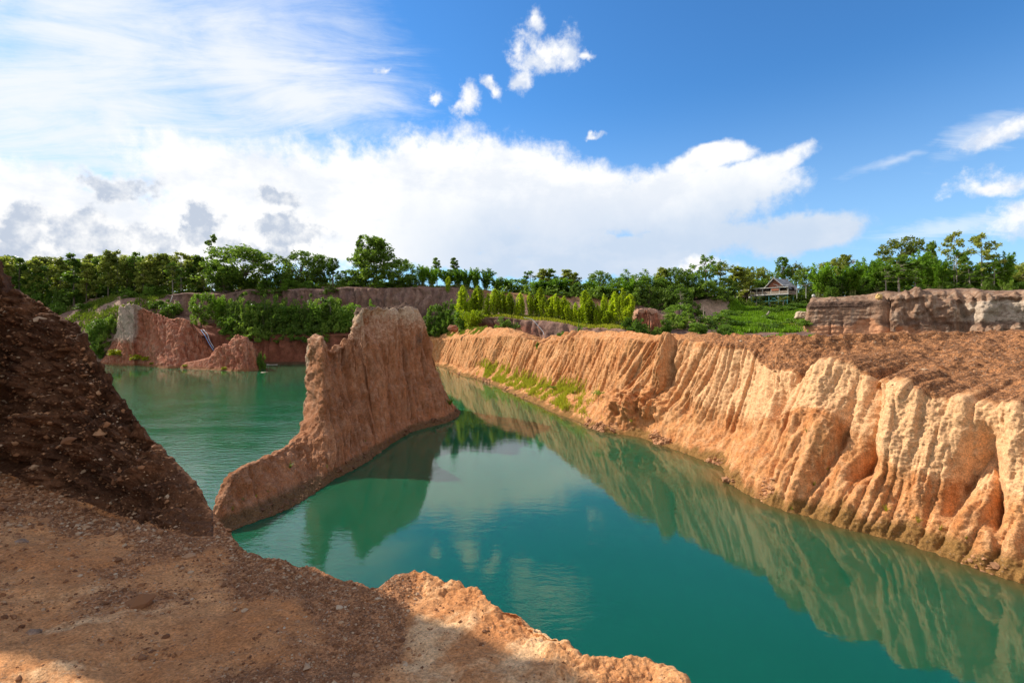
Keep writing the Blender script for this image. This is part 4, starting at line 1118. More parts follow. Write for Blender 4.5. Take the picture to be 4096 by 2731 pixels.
ORD = 'first second third fourth fifth sixth seventh eighth ninth tenth eleventh twelfth thirteenth fourteenth fifteenth sixteenth seventeenth eighteenth nineteenth twentieth'.split()
def put(name, key, x, y, z, h, label, cat, group=None, wide=1.0, rz=None):
    H, parts = PROTO[key]
    s = h / H
    rz = random.random() * 6.28 if rz is None else rz
    if parts[0][0] is None:
        o = link(name, parts[0][1]); o.location = (x, y, z); o.rotation_euler = (0, 0, rz)
        tag(o, label, cat, group)
    else:
        o = empty(name, (x, y, z), label, cat, group, rz)
        for pn, me in parts:
            link(pn, me, o)
    o.scale = (s * wide, s * wide, s)
    if name in ('golden_bamboo', 'bamboo'):
        o.rotation_euler = (random.gauss(0, 0.05), random.gauss(0, 0.05), rz)
    return o
def plant(name, key, u, vt, d, label, cat, group=None, wide=1.0, vb=None, sink=0.15, wpx=None):
    x, y = (u - CX) / F * d, d
    z = (zat(x, y) - sink) if vb is None else zpix(vb, d)
    h = max(zpix(vt, d) - z, 0.6)
    if wpx is not None:                     # width in the picture sets the girth
        H, parts = PROTO[key]
        co = np.empty(len(parts[-1][1].vertices) * 3); parts[-1][1].vertices.foreach_get('co', co)
        w0 = np.percentile(np.abs(co.reshape(-1, 3)[:, 0]), 96) * 2
        wide = (wpx * d / F) / (w0 * h / H)
    return put(name, key, x, y, z, h, label, cat, group, wide)
def plant_hit(name, key, u, v, hpx, label, cat, group=None, wide=1.0, sink=0.05):
    p, n_ = hit(u, v)
    if p is None:
        return None
    return put(name, key, p.x, p.y, p.z - sink, hpx * p.y / F, label, cat, group, wide)

# --- left forest
GF = 'teak trees in the forest beyond the left shore'
front = [(3, 256, 't0'), (19, 257, 's'), (34, 258, 't1'), (47, 266, 'y'), (60, 257, 't3'), (73, 253, 's'), (87, 262, 't0'), (97, 258, 't2'), (108, 250, 't3'), (117, 250, 'l'), (127, 262, 't1'), (135, 251, 's'), (143, 261, 't0'), (152, 254, 't1'), (164, 253, 't3'), (172, 263, 'y'), (181, 252, 'l'), (189, 262, 't2'), (197, 255, 't2'), (204, 262, 't0')]
KM = {'t0': 'teak0', 't1': 'teak1', 't2': 'teak2', 't3': 'teak3', 's': 'slim', 'l': 'layered', 'y': 'young'}
KD = {'t0': 'brown-tinged teak', 't1': 'high-crowned teak', 't2': 'dark green teak', 't3': 'wide-crowned teak', 's': 'slim dark teak', 'l': 'open layered teak with pale trunk', 'y': 'short light green tree'}
for i, (u, vt, k) in enumerate(front):
    e = '%s, front row of the left forest, %s from the left' % (KD[k], ORD[i])
    plant('teak_tree' if k != 'y' else 'young_tree', KM[k], u + random.uniform(-1, 1), vt, 136 + random.uniform(-2, 3), e, 'tree', GF, wide=random.uniform(0.95, 1.2))
for r_, (d, n_, dv) in enumerate([(146, 19, 0), (158, 18, -1), (172, 15, -2)]):
    for i in range(n_):
        u = -6 + 214 * (i + random.uniform(0.2, 0.8)) / n_
        plant('teak_tree', 'teak%d' % random.randrange(4), u, 258 + random.uniform(-4, 7) + dv * 0.5, d, 'teak inside the left forest, half hidden behind the front row of trunks', 'tree', 'teak trees deeper inside the left forest', wide=random.uniform(1.0, 1.25))
GB = 'trees standing along the top of the far cliff'
plant('broad_tree', 'broad0', 243, 246, 131, 'large round dark green tree at the right end of the left forest', 'tree', GB, wpx=66)
plant('spire_tree', 'spire', 212, 234, 138, 'thin pointed treetop rising highest behind the left forest', 'tree', GB, wide=0.9)
plant('broad_tree', 'broad2', 224, 262, 128, 'mid-green tree tucked against the left of the large round tree', 'tree', GB, wide=1.0)
plant('broad_tree', 'broad1', 301, 250, 133, 'many-topped dark tree standing between two sky gaps on the far cliff', 'tree', GB, wpx=40)
plant('broad_tree', 'broad1', 320, 254, 134, 'dark round tree joined to the right side of the many-topped tree', 'tree', GB, wpx=22)
plant('narrow_tree', 'weep', 333, 256, 132, 'narrow drooping dark tree on the far cliff, left of the tallest tree', 'tree', GB, wide=1.2)
plant('small_tree', 'broad2', 281, 272, 131, 'low tree in the sky gap right of the large round tree', 'tree', GB, wpx=18)
plant('small_tree', 'broad2', 347, 269, 131, 'low round tree just left of the tallest cliff-top tree', 'tree', GB, wpx=22)
plant('ragged_tree', 'ragged', 374, 238, 131, 'tallest ragged dark tree on the far cliff, above the earth fin', 'tree', GB, wpx=37)
plant('spire_tree', 'slim', 361, 234, 131.5, 'thin spire of foliage at the left side of the tallest ragged tree', 'tree', GB, wide=0.8)
plant('broad_tree', 'broad0', 399, 259, 130, 'rounded dark tree hanging over the cliff right of the tallest tree', 'tree', GB, wpx=34)
plant('broad_tree', 'broad1', 411, 277, 127, 'dark drooping tree at the cliff edge, lowest beside the tallest tree', 'tree', GB, wpx=18)
for i, (u, vt, w_) in enumerate([(268, 277, 16), (292, 279, 15), (311, 280, 16), (356, 280, 14), (387, 281, 15)]):
    plant('bush', 'gbush%d' % (i % 3), u, vt, 127, 'green bush at the far cliff brink, %s from the left' % ORD[i], 'bush', 'bushes on the brink of the far cliff', wpx=w_)
GU = 'bamboo clumps on the cliff top right of the tallest tree'
for i, (k, u, vt, w_) in enumerate([('bam1', 422, 262, 12), ('bam1', 431, 264, 11), ('bam1', 449, 267, 12), ('bam1', 458, 266, 11), ('bam1', 467, 266, 11), ('bam1', 476, 264, 9), ('bam0', 485, 266, 13)]):
    plant('bamboo', k, u, vt, 128, 'upright green bamboo on the cliff top, %s right of the tallest tree' % ORD[i], 'bamboo', GU, wpx=w_)
plant('slim_tree', 'slim', 437, 257, 132, 'dark thin-leaved tree poking above the cliff-top bamboo, left one', 'tree', GB, wide=1.2)
plant('slim_tree', 'slim', 455, 257, 133, 'dark round-topped tree poking above the cliff-top bamboo, right one', 'tree', GB, wide=1.3)
plant('bamboo', 'col0', 448, 276, 124, 'small yellow bamboo among the green cliff-top bamboo', 'bamboo', None, wpx=5)
# --- thicket along the skyline in the middle
GM = 'thicket of trees and bamboo behind the bamboo terrace'
mid = [('bam1', 498, 275, 12, 126, 'dark bamboo at the left end of the thicket behind the golden row'),
       ('bam1', 507, 276, 9, 127, 'narrow bamboo second from the left end of the middle thicket'),
       ('broad2', 517, 278, 20, 126, 'leafy tree third from the left end of the middle thicket'),
       ('young', 530, 271, 16, 134, 'thin crown on a bare stem above the middle thicket, leftmost such'),
       ('bam0', 536, 279, 14, 124, 'bushy bamboo below the first thin crown of the middle thicket'),
       ('teak1', 544, 268, 12, 136, 'umbrella-topped tree above the middle thicket, highest left peak'),
       ('teak2', 552, 268, 11, 137, 'dark umbrella-topped tree beside the highest left peak of the thicket'),
       ('bam0', 547, 278, 18, 123, 'fresh green bamboo clump in the middle thicket, left of the widest'),
       ('bam0', 559, 276, 22, 123, 'widest fresh green bamboo clump of the middle thicket'),
       ('teak0', 566, 269, 12, 136, 'brown-green treetop over the widest thicket bamboo'),
       ('bam2', 571, 279, 20, 124, 'drooping bamboo right of the widest bamboo clump'),
       ('teak3', 575, 272, 14, 138, 'spreading treetop right of the brown-green one, over drooping bamboo'),
       ('broad1', 585, 283, 20, 122, 'low dark tree filling the dip in the middle skyline'),
       ('broad1', 599, 270, 26, 130, 'round dark treetop right of the dip in the middle skyline'),
       ('bam2', 605, 279, 26, 121, 'big rounded bamboo below the round dark treetop'),
       ('bam1', 591, 278, 14, 122, 'upright bamboo just left of the big rounded bamboo'),
       ('broad2', 618, 276, 18, 124, 'green tree between rounded bamboo and tall arching bamboo'),
       ('arch', 637, 261, 30, 128, 'tall bamboo with arching feathery tips, first of two in the skyline'),
       ('arch', 651, 263, 30, 129, 'tall bamboo with arching feathery tips, second of two in the skyline'),
       ('bam0', 628, 275, 18, 122, 'dense bamboo at the foot of the first arching bamboo'),
       ('teak3', 662, 267, 18, 132, 'pinkish brown thin tree right of the arching bamboo'),
       ('broad1', 671, 267, 22, 131, 'dark tree between thin brown tree and the airy tall tree'),
       ('broad1', 686, 268, 22, 133, 'dark domed tree left of the airy tall tree'),
       ('broad2', 695, 272, 20, 130, 'light green tree at the foot of the airy tall tree'),
       ('airy1', 706, 255, 26, 134, 'airy tall tree with see-through round top over the pale cliff'),
       ('airy0', 720, 260, 20, 136, 'sparse tree touching the airy tall tree on its right'),
       ('teak1', 735, 266, 20, 150, 'dark tree above the flat roof left of the stilt house'),
       ('teak3', 747, 270, 18, 158, 'shaded tree behind the left end of the verandah'),
       ('round', 758, 265, 26, 166, 'sunlit domed tree behind the house, left of the roof ridge'),
       ('broad2', 757, 277, 26, 162, 'light layered tree directly behind the verandah'),
       ('broad1', 769, 272, 20, 168, 'dark tree peeping over the house gable'),
       ('weep', 783, 254, 14, 168, 'tall feathery weeping tree rising behind the house roof'),
       ('airy0', 796, 262, 18, 168, 'open round-topped tree right of the weeping tree'),
       ('broad1', 806, 267, 22, 160, 'dark conical tree at the right side of the house'),
       ('broad1', 725, 277, 24, 131, 'deep green tree over the pale cliff, right of the airy tree'),
       ('broad1', 706, 280, 24, 128, 'dark tree on the brink of the pale cliff'),
       ('broad1', 658, 281, 26, 125, 'dark tree mass under the arching bamboo'),
       ('broad1', 640, 283, 24, 122, 'shaded tree below the first arching bamboo'),
       ('broad1', 678, 283, 24, 126, 'shaded tree under the dark domed tree')]
for k, u, vt, w_, d, lab in mid:
    nm = 'bamboo' if k[:3] in ('bam', 'arc') else 'tree'
    plant(nm, k, u, vt, d, lab, nm, GM, wpx=w_)
for i in range(26):
    u = 492 + 240 * (i + random.random()) / 26
    plant('bush', 'dbush%d' % (i % 3), u, 288 + random.uniform(-3, 4), 119 + random.uniform(-2, 6) + (8 if u > 690 else 0), 'dark bush in the shaded undergrowth of the middle thicket', 'bush', 'dark bushes under the middle thicket', wpx=random.uniform(14, 22))
# --- golden bamboo row on the terrace
GR = 'golden bamboo clumps in a row on the terrace'
row = [(462, 285.5, 13, 310), (470.5, 291, 8, 309), (478, 286, 10, 310), (486.5, 294, 9, 315), (495, 288.5, 8, 316), (502.5, 292, 9, 316.5), (510, 293, 8, 316.5), (516.5, 302.5, 6, 317), (522, 292.5, 8, 318), (530.8, 293, 6, 318), (537.7, 288, 9, 318.5), (545.5, 295.5, 8, 319), (551, 296.5, 8, 320), (557.5, 294, 9, 320.5), (563, 296.5, 8, 321), (569, 301, 8, 321.5), (575.5, 302, 6, 321.5), (580.7, 304, 8, 322), (589, 298.5, 12, 323.5), (597.5, 304, 7, 324), (602, 309.5, 6, 324), (607.5, 311, 7, 326)]
for i, (u, vt, w_, vb) in enumerate(row):
    d = np.interp(u, [455, 484, 531, 584, 625], [110, 107, 101, 93, 85.5]) + 1.2
    nth = ORD[i] if i < 20 else ['twenty-first', 'twenty-second'][i - 20]
    plant('golden_bamboo', 'col%d' % (i % 4), u, vt, d, 'yellow-green columnar bamboo in the terrace row, %s from its left end' % nth, 'bamboo', GR, wpx=w_ * 1.15)
back = [(584.5, 290, 8, 'golden bamboo top standing behind the terrace row, left of three'), (606, 293.5, 7, 'golden bamboo top standing behind the terrace row, middle of three'), (616, 292, 9, 'golden bamboo at the right end of the terrace row, thick and leaning'), (622, 289, 8, 'golden bamboo with a bent top at the right end of the row'), (628, 294, 9, 'golden bamboo spilling down beside the red fluted outcrop')]
for i, (u, vt, w_, lab) in enumerate(back):
    d = np.interp(u, [455, 484, 531, 584, 625], [110, 107, 101, 93, 86]) + (6 if i < 2 else 2)
    plant('golden_bamboo', 'col%d' % (i % 4), u, vt, d, lab, 'bamboo', GR, wpx=w_ * 1.2)
plant('golden_bamboo', 'gbush', 472, 306, 104, 'low spreading golden bamboo below the left end of the terrace row', 'bamboo', GR, wpx=22)
# --- bushes below the golden row and at the far end of the ridge
GE = 'bushes and saplings at the far end of the ridge'
for i, (k, u, vt, d, w_, lab) in enumerate([
        ('broad2', 434, 303, 115, 16, 'light green young tree just right of the earth fin'),
        ('broad2', 427, 314, 114.5, 12, 'green bush touching the right edge of the earth fin'),
        ('gbush1', 425, 327, 113, 9, 'yellow-green bush low beside the earth fin near the water'),
        ('gbush0', 441, 315, 113.5, 12, 'round sapling bush left of the low golden bamboo'),
        ('young', 453, 304, 112.5, 12, 'thin pale sapling left of the low golden bamboo'),
        ('gbush2', 450, 310, 113, 13, 'olive bush behind the thin pale sapling'),
        ('gbush1', 460, 311, 108, 14, 'olive bush between the thin sapling and the golden bamboo'),
        ('dbush0', 444, 301, 116, 16, 'dark bush on the slope under the cliff-top bamboo, left one'),
        ('dbush1', 456, 301, 117, 14, 'dark bush on the slope under the cliff-top bamboo, right one'),
        ('gbush0', 436, 324, 112.2, 10, 'bright bush at the red bank over the channel end'),
        ('dbush1', 507, 318, 88, 22, 'dark wide bush behind the ridge crest, under the golden row'),
        ('gbush2', 579, 320, 78, 10, 'leafy shrub behind the ridge crest below the row, right one'),
        ('gbush1', 560, 331, 72, 8, 'leafy shrub behind the notch in the ridge'),
        ('gbush2', 538, 341, 66, 4, 'tiny green bush in the notch of the ridge crest')]):
    plant('bush' if 'bush' in k else 'young_tree', k, u, vt, d, lab, 'bush' if 'bush' in k else 'tree', GE, wpx=w_)
# --- bushes on the ledge of the far cliff
GL = 'dark bushes on the ledge of the far cliff'
for i in range(17):
    u = 229 + 118 * i / 16 + random.uniform(-2, 2)
    plant('bush', 'dbush%d' % (i % 3) if i % 4 else 'gbush1', u, 303 + random.uniform(-4, 6) + (8 if u < 234 else 0), 115.3 + random.uniform(0, 1.6), 'big dark bush on the far cliff ledge, %s from the left, front' % ORD[i], 'bush', GL, wpx=random.uniform(17, 24))
for i in range(12):
    u = 233 + 108 * i / 11
    plant('bush', 'dbush%d' % ((i + 1) % 3), u, 300 + random.uniform(-3, 4), 119.5, 'leafy dark bush behind the front bushes of the far cliff ledge', 'bush', 'dark bushes at the back of the far cliff ledge', wpx=random.uniform(15, 22))
for i, u in enumerate([238, 256, 271, 289, 303, 322]):
    x, y = (u - CX) / F * 113.2, 113.2
    put('hanging_bush', 'dbush%d' % (i % 3), x, y, zpix(340 + (i % 3), 113.2), 3.0, 'dark bush hanging down the red lower cliff, %s from the left' % ORD[i], 'bush', 'bushes hanging on the red lower cliff', wide=1.0)
plant('young_tree', 'young', 330, 297, 116.5, 'light feathery tree at the right end of the ledge bushes', 'tree', GL, wpx=22)
plant('young_tree', 'broad2', 201, 291, 119, 'round green tree in front of the purple cliff, left one', 'tree', None, wpx=22)
plant('young_tree', 'bam1', 219, 290, 119.5, 'light green columnar tree in front of the purple cliff, right one', 'tree', None, wpx=11)
for i, (k, u, vt, d, w_, lab) in enumerate([
        ('gbush0', 129, 290, 130, 12, 'round bush on the grassy brow behind the grey rock tower'),
        ('gbush1', 148, 286, 131, 8, 'upright light green bush on the brow behind the grey rock tower'),
        ('gbush2', 158, 299, 124, 14, 'bright leafy bush behind the rock bluff, left of two'),
        ('gbush0', 171, 301, 123, 16, 'bright leafy bush behind the rock bluff, right of two'),
        ('dbush0', 113, 314, 118, 13, 'dark bush left of the grey rock tower, uppermost'),
        ('gbush1', 102, 317, 117.5, 16, 'green bush left of the grey rock tower, middle'),
        ('gbush0', 91, 326, 116, 14, 'green bush above the mound edge, left of the grey tower'),
        ('dbush1', 103, 331, 115.5, 16, 'dark bush on the slope under the middle green bush'),
        ('gbush2', 96, 339, 114.5, 12, 'green bush close to the water, left of the grey tower'),
        ('gbush1', 98, 348, 113.6, 10, 'lowest bright bush at the water left of the grey tower'),
        ('dbush2', 330, 284, 124.2, 16, 'dark bush draped over the purple cliff edge, below drooping tree'),
        ('dbush1', 268, 288, 124.3, 22, 'dark bush draped over the cliff edge below the large round tree'),
        ('dbush1', 284, 289, 124.3, 14, 'dark bush draped over the purple cliff, left of the middle'),
        ('gbush0', 372, 302, 121, 11, 'small green bush against the purple cliff above the fin'),
        ('dbush0', 190, 322, 112.5, 10, 'dark bush in the gully beside the blue pipes'),
        ('dbush2', 415, 284, 124.6, 6, 'dark vine-like bush trailing down the cliff right of the fin'),
        ('gbush2', 58, 301, 129, 14, 'green bush at the foot of the left forest, left one'),
        ('gbush1', 84, 303, 128, 14, 'green bush at the foot of the left forest, right one'),
        ('gbush2', 261, 351, 99, 7, 'green bush at the shaded right side of the red wedge')]):
    plant('bush', k, u, vt, d, lab, 'bush', None, wpx=w_)
for u, v, h, w_, lab in [(117, 355, 7.5, 1.2, 'yellow bush on the foot of the grey rock tower'), (136, 359, 6, 1.2, 'yellow bush at the water by the rock bluff, left of two'), (147, 360, 5, 1.2, 'yellow bush at the water by the rock bluff, right of two'),
                         (185, 366, 2.5, 1.4, 'tiny yellow bush where rock bluff and red wedge meet'), (224.5, 369, 3.5, 1.0, 'tiny yellow bush at the foot of the red wedge'), (153, 364, 3, 1.2, 'tiny yellow bush under the ridge of the rock bluff')]:
    plant_hit('bush', 'ybush', u, v, h, lab, 'bush', None, wide=w_)
# --- slope below the house
GS = 'bushes on the green slope below the house'
for i, (k, u, vt, d, w_, lab) in enumerate([
        ('young', 681, 288, 112, 18, 'layered light green tree left of the pale cliff'),
        ('broad2', 679, 303, 96, 28, 'large leafy shrub on the slope below the layered tree'),
        ('gbush1', 667, 318, 84, 10, 'bright yellow-green shrub just above the ridge, by the red outcrop'),
        ('dbush0', 675, 313, 92, 20, 'dark shrub right of the red fluted outcrop'),
        ('dbush2', 688, 315, 90, 22, 'dark shrub below the pale cliff, left of three'),
        ('dbush1', 703, 316, 94, 24, 'dark shrub below the pale cliff, middle of three'),
        ('gbush0', 717, 313, 100, 22, 'mid-green shrub below the pale cliff, right of three'),
        ('gbush2', 727, 309, 112, 18, 'soft green shrub at the right foot of the pale cliff'),
        ('gbush1', 735, 320, 90, 18, 'green shrub on the lower slope, first left of centre'),
        ('gbush0', 748, 321, 92, 20, 'brownish green shrub in the middle of the lower slope'),
        ('dbush1', 758, 322, 90, 16, 'dark shrub right of the brownish one on the lower slope'),
        ('gbush2', 771, 307, 120, 18, 'dull green shrub on the slope beside the fallen log'),
        ('gbush0', 788, 306, 122, 22, 'rounded shrub on the slope under the right palm'),
        ('gbush1', 801, 303, 126, 18, 'shrub on the slope near the grey cliff corner, higher one'),
        ('gbush', 795, 313, 105, 24, 'bright golden shrub on the slope, larger one'),
        ('gbush', 786, 322, 92, 12, 'bright golden shrub on the slope, smaller lower one'),
        ('dbush0', 806, 318, 96, 14, 'dark shrub at the foot of the grey cliff corner'),
        ('gbush1', 700, 322, 84, 16, 'green shrub peeking over the ridge below the pale cliff'),
        ('gbush2', 722, 325, 84, 18, 'pale green shrub peeking over the ridge near the slope'),
        ('dbush1', 655, 328, 82, 16, 'dark shrub at the base of the red fluted outcrop'),
        ('gbush0', 640, 320, 83, 16, 'green shrub left of the red fluted outcrop'),
        ('gbush2', 630, 316, 84, 14, 'green shrub below the right end of the golden row')]):
    plant('shrub', k, u, vt, d, lab, 'shrub', GS, wpx=w_)
for i in range(14):
    u = 738 + 70 * (i + random.random()) / 14
    plant('shrub', 'dbush%d' % (i % 3), u, 302.5 + random.uniform(-2, 3), 143 + random.uniform(-2, 6), 'dark shrub in the shade beneath and beside the stilt house', 'shrub', 'dark shrubs under the stilt house', wpx=random.uniform(9, 14))
rs_ = random.Random(3)
for i in range(26):
    u = 690 + 120 * rs_.random(); v = 331 - 22 * rs_.random() ** 1.4
    plant_hit('shrub', ['gbush0', 'gbush1', 'dbush0', 'gbush2', 'dbush2'][i % 5], u, v, rs_.uniform(4, 9), 'green shrub among the tangled growth on the slope below the house', 'shrub', 'tangled shrubs on the slope below the house', wide=rs_.uniform(0.9, 1.4), sink=0.3)
for i in range(26):
    u = 16 + 195 * (i + rs_.random()) / 26
    plant('bush', ['gbush0', 'dbush1', 'gbush1', 'dbush2'][i % 4], u, rs_.uniform(281, 292), 134 + rs_.uniform(0, 6), 'bush between the trunks along the front of the left forest', 'bush', 'bushes along the front of the left forest', wpx=rs_.uniform(9, 16))
for i in range(20):
    u = 215 + 200 * (i + rs_.random()) / 20
    plant('bush', ['gbush0', 'dbush1', 'gbush1', 'dbush2'][i % 4], u, rs_.uniform(275, 282), 137 + rs_.uniform(0, 8), 'low bush behind the cliff-top trees of the far cliff', 'bush', 'low bushes behind the cliff-top trees', wpx=rs_.uniform(10, 18))
for i in range(16):
    u = 728 + 92 * (i + rs_.random()) / 16
    plant('bush', 'dbush%d' % (i % 3), u, 287 + rs_.uniform(-3, 4), 166 + rs_.uniform(-4, 8), 'dark bush under the trees behind the stilt house', 'bush', 'dark bushes behind the stilt house', wpx=rs_.uniform(11, 16))
# --- right forest on the grey cliff
GRT = 'trees and bamboo on top of the grey cliff'
rt_ = [('bam0', 818, 258, 18, 92, 'feathery bamboo at the left end of the grey cliff top'), ('round', 832, 257, 22, 100, 'leafy tree right of the left-end bamboo on the grey cliff'),
       ('teak3', 844, 254, 16, 102, 'taller dark tree behind the second bamboo of the grey cliff'), ('bam0', 853, 262, 20, 90, 'bright leaning bamboo near the antenna on the grey cliff'),
       ('bam1', 866, 253, 18, 98, 'tall upright bamboo right of the antenna'), ('bam0', 877, 256, 16, 90, 'fresh green bamboo left of the big round-topped tree'),
       ('round', 901, 236, 36, 104, 'big round-topped tree with sky showing through, above the grey cliff'), ('young', 899, 257, 30, 86, 'slim-stemmed yellow-green tree below the big round-topped tree'),
       ('bam1', 918, 245, 14, 98, 'tall bamboo right of the big round-topped tree'), ('teak2', 932, 241, 12, 106, 'dark treetop between tall bamboo and layered tree'),
       ('bam0', 929, 252, 18, 92, 'green bamboo below the dark treetop'), ('layered', 954, 231, 20, 94, 'tall layered tree with bare pale trunk, left of the tallest pair'),
       ('bam1', 940, 255, 12, 88, 'narrow bright bamboo left of the bare pale trunk'), ('young', 957, 251, 22, 90, 'yellow-green tree around the bare pale trunk'),
       ('layered', 982, 233, 28, 92, 'tall layered tree with open crown, right of the tallest pair'), ('young', 994, 262, 22, 90, 'spindly tree right of the open-crowned tall tree'),
       ('bam1', 1004, 246, 13, 92, 'lone pointed bamboo near the right picture edge'), ('round', 1020, 262, 26, 96, 'tree cut by the right picture edge'),
       ('young', 915, 262, 26, 87, 'leafy young tree at the brink below tall bamboo'), ('young', 886, 266, 20, 87, 'young tree at the brink left of the yellow-green tree'),
       ('young', 970, 266, 24, 88, 'low branching tree between the two tall layered trees'), ('broad2', 842, 274, 22, 92, 'dense low tree under the taller dark tree'),
       ('broad2', 862, 276, 20, 94, 'dense low tree behind the leaning bamboo'), ('broad1', 890, 268, 26, 104, 'dark tree filling the gap below the big round top'),
       ('broad1', 925, 268, 28, 104, 'dark tree mass behind the bamboo, centre of the grey cliff wood'), ('broad1', 948, 270, 24, 104, 'dark tree mass behind the bare pale trunk'),
       ('broad1', 1008, 272, 26, 106, 'dark tree behind the lone pointed bamboo'), ('broad1', 985, 274, 22, 106, 'dark tree behind the open-crowned tall tree'),
       ('young', 823, 272, 18, 92, 'young tree in front of the left-end bamboo')]
rt_ += [('bam0', u_, vt_, 17, d_, 'mid-green bamboo filling the grey cliff wood, %s of the fillers from the left' % ORD[i_]) for i_, (u_, vt_, d_) in enumerate([(826, 266, 98), (836, 270, 96), (848, 268, 100), (860, 264, 101), (872, 268, 94), (884, 259, 101), (893, 265, 98), (908, 258, 100), (923, 256, 98), (936, 262, 96), (946, 261, 99), (962, 264, 98), (974, 260, 99), (990, 266, 98), (1000, 268, 95), (1013, 266, 99)])]
for k, u, vt, w_, d, lab in rt_:
    nm = 'bamboo' if k[:3] == 'bam' else 'tree'
    plant(nm, k, u, vt, d, lab, nm, GRT, wpx=w_)
for i in range(20):
    u = 816 + 208 * (i + random.random()) / 20
    plant('bush', ('gbush%d' if i % 2 else 'dbush%d') % (i % 3), u, 282.5 + random.uniform(-3, 4) + (5 if u < 880 else 0), np.interp(u, [810, 1024], [92, 80]) + random.uniform(-2, 6), 'low bush among the trunks on the grey cliff top', 'bush', 'low bushes on the grey cliff top', wpx=random.uniform(9, 16))

# --- plants on the earth fin, the ridge and the ground
for k, u, v, h, lab in [
        ('tuft0', 290, 467, 10, 'largest bright grass tuft on the tail of the earth fin'), ('tuft1', 256, 496, 5, 'small grass tuft on the fin tail, middle of the low part'),
        ('tuft1', 232.5, 509, 8, 'bright grass tuft nearest the tip of the earth fin'), ('tuft0', 268, 491, 5, 'thin grass tuft on the fin tail below its rim'), ('tuft0', 243, 499, 5, 'dull grass tuft close to the fin tip'),
        ('tuft1', 327, 467, 5, 'faint grass tuft right of the dry stalks on the fin'), ('tuft0', 365, 441, 4, 'faint grass tuft low on the tall part of the fin'),
        ('tuft0', 450, 404, 14, 'dark reed clump at the water on the far end of the fin'),
        ('tuft0', 631, 421, 8, 'grass tuft on the dark outcrop at the foot of the ridge'), ('tuft0', 573, 393, 9, 'tall grass clump on the bench right of the yellow grass'),
        ('tuft0', 807, 431, 7, 'dull grass tuft on the dirt shelf of the ridge'), ('tuft1', 827, 470, 8, 'grass tuft in the cleft of the ridge shelf'),
        ('tuft1', 814, 484, 7, 'yellow grass tuft under the cleft of the ridge shelf'), ('tuft1', 886, 510, 11, 'largest yellow-green tuft low on the near ridge face'),
        ('tuft1', 918, 521, 9, 'yellow-green tuft second from the largest, low on the ridge'), ('tuft1', 940, 529, 9, 'yellow flattened tuft low on the near ridge face'),
        ('tuft1', 966, 537, 6, 'small yellow tuft low on the ridge, rightmost of the tufts'), ('tuft1', 752, 477, 5, 'tiny yellow tuft on the bulging toe of the ridge'),
        ('tuft1', 239, 569, 5, 'tiny lone sprout on the gravel path'), ('tuft0', 792, 508, 6, 'small tuft at the waterline of the ridge toe')]:
    plant_hit('grass_tuft', k, u, v, h, lab, 'grass tuft', 'grass tufts on the bare earth')
for u, v, h, lab in [(312, 468, 7, 'dry bent stalks right of the largest tuft on the fin'), (980, 560, 12, 'dry stalks hanging low on the near ridge face'), (800, 428, 8, 'dry stalks on the dirt shelf of the ridge'), (1008, 556, 12, 'dry twigs at the foot of the ridge by the right picture edge')]:
    plant_hit('dry_stalks', 'reed', u, v, h, lab, 'dry plant')
def sapling(name, u, v, hpx, label):
    p, _ = hit(u, v)
    if p is None: return
    h = hpx * p.y / F
    rng = np.random.default_rng(int(u))
    m_ = MB(); m_.tube([(0, 0, -0.05), (0.02, 0, h * 0.4), (0.0, 0.03, h * 0.8)], [0.03, 0.022, 0.012], 5)
    C_ = clumps(rng, [(0, 0, h * 0.85), (h * .28, 0, h * 0.78), (-h * .28, 0, h * 0.78), (0, h * .25, h * 0.75), (0, -h * .25, h * 0.8)], [h * 0.22] * 5, 26, 0.5)
    o = empty(name, p, label, 'sapling')
    m_.obj('trunk', M_BARK, o); link('crown', leaves('crown', C_, 0.09, L_MID, 0.4, seed=3), o)
sapling('sapling', 598, 404, 15, 'little umbrella-shaped sapling on the bench of the ridge')
sapling('sapling', 552.7, 393, 8, 'slender sapling at the top edge of the yellow grass')

# ------------------------------------------------------------------ grass and gravel too many to count
def blades(name, P_, h, mat, seed, w_=0.04, lean=0.5):
    rng = np.random.default_rng(seed); n = len(P_)
    a = rng.random(n) * 6.28; d = np.stack([np.cos(a), np.sin(a), np.zeros(n)], 1)
    L = (h * rng.uniform(0.5, 1.3, n))[:, None]; s_ = np.stack([-np.sin(a), np.cos(a), np.zeros(n)], 1) * w_
    top = P_ + np.array([0, 0, 1]) * L + d * L * lean * rng.random((n, 1))
    V = np.stack([P_ - s_ - [0, 0, .05], P_ + s_ - [0, 0, .05], top + s_ * 0.25, top - s_ * 0.25], 1).reshape(-1, 3)
    return mesh_arrays(name, V, np.arange(4 * n).reshape(n, 4), [mat], False, {'lv': ('FACE', rng.random(n))})
def scatter(G, mask, n, seed):
    rng = np.random.default_rng(seed)
    g = G[:-1, :-1]; e1 = G[1:, :-1] - g; e2 = G[:-1, 1:] - g
    ar = np.linalg.norm(np.cross(e1, e2), axis=2) * mask[:-1, :-1]
    p = ar.ravel() / ar.sum()
    idx = rng.choice(p.size, n, p=p)
    a, b_ = rng.random(n)[:, None], rng.random(n)[:, None]
    return g.reshape(-1, 3)[idx] + a * e1.reshape(-1, 3)[idx] + b_ * e2.reshape(-1, 3)[idx]
xr, yr, zr = G_RIDGE[..., 0], G_RIDGE[..., 1], G_RIDGE[..., 2]
mk = sstep(U_RIDGE, 474, 482) * (1 - sstep(U_RIDGE, 560, 605)) * sstep(zr, 0.25, 0.6) * (1 - sstep(T_RIDGE, 1.9, 2.25)) * sstep(fbm(xr / 1.3, yr / 1.3, 0.4, 3), -0.25, 0.3)
P_ = scatter(G_RIDGE, mk + 1e-9, 9000, 3)
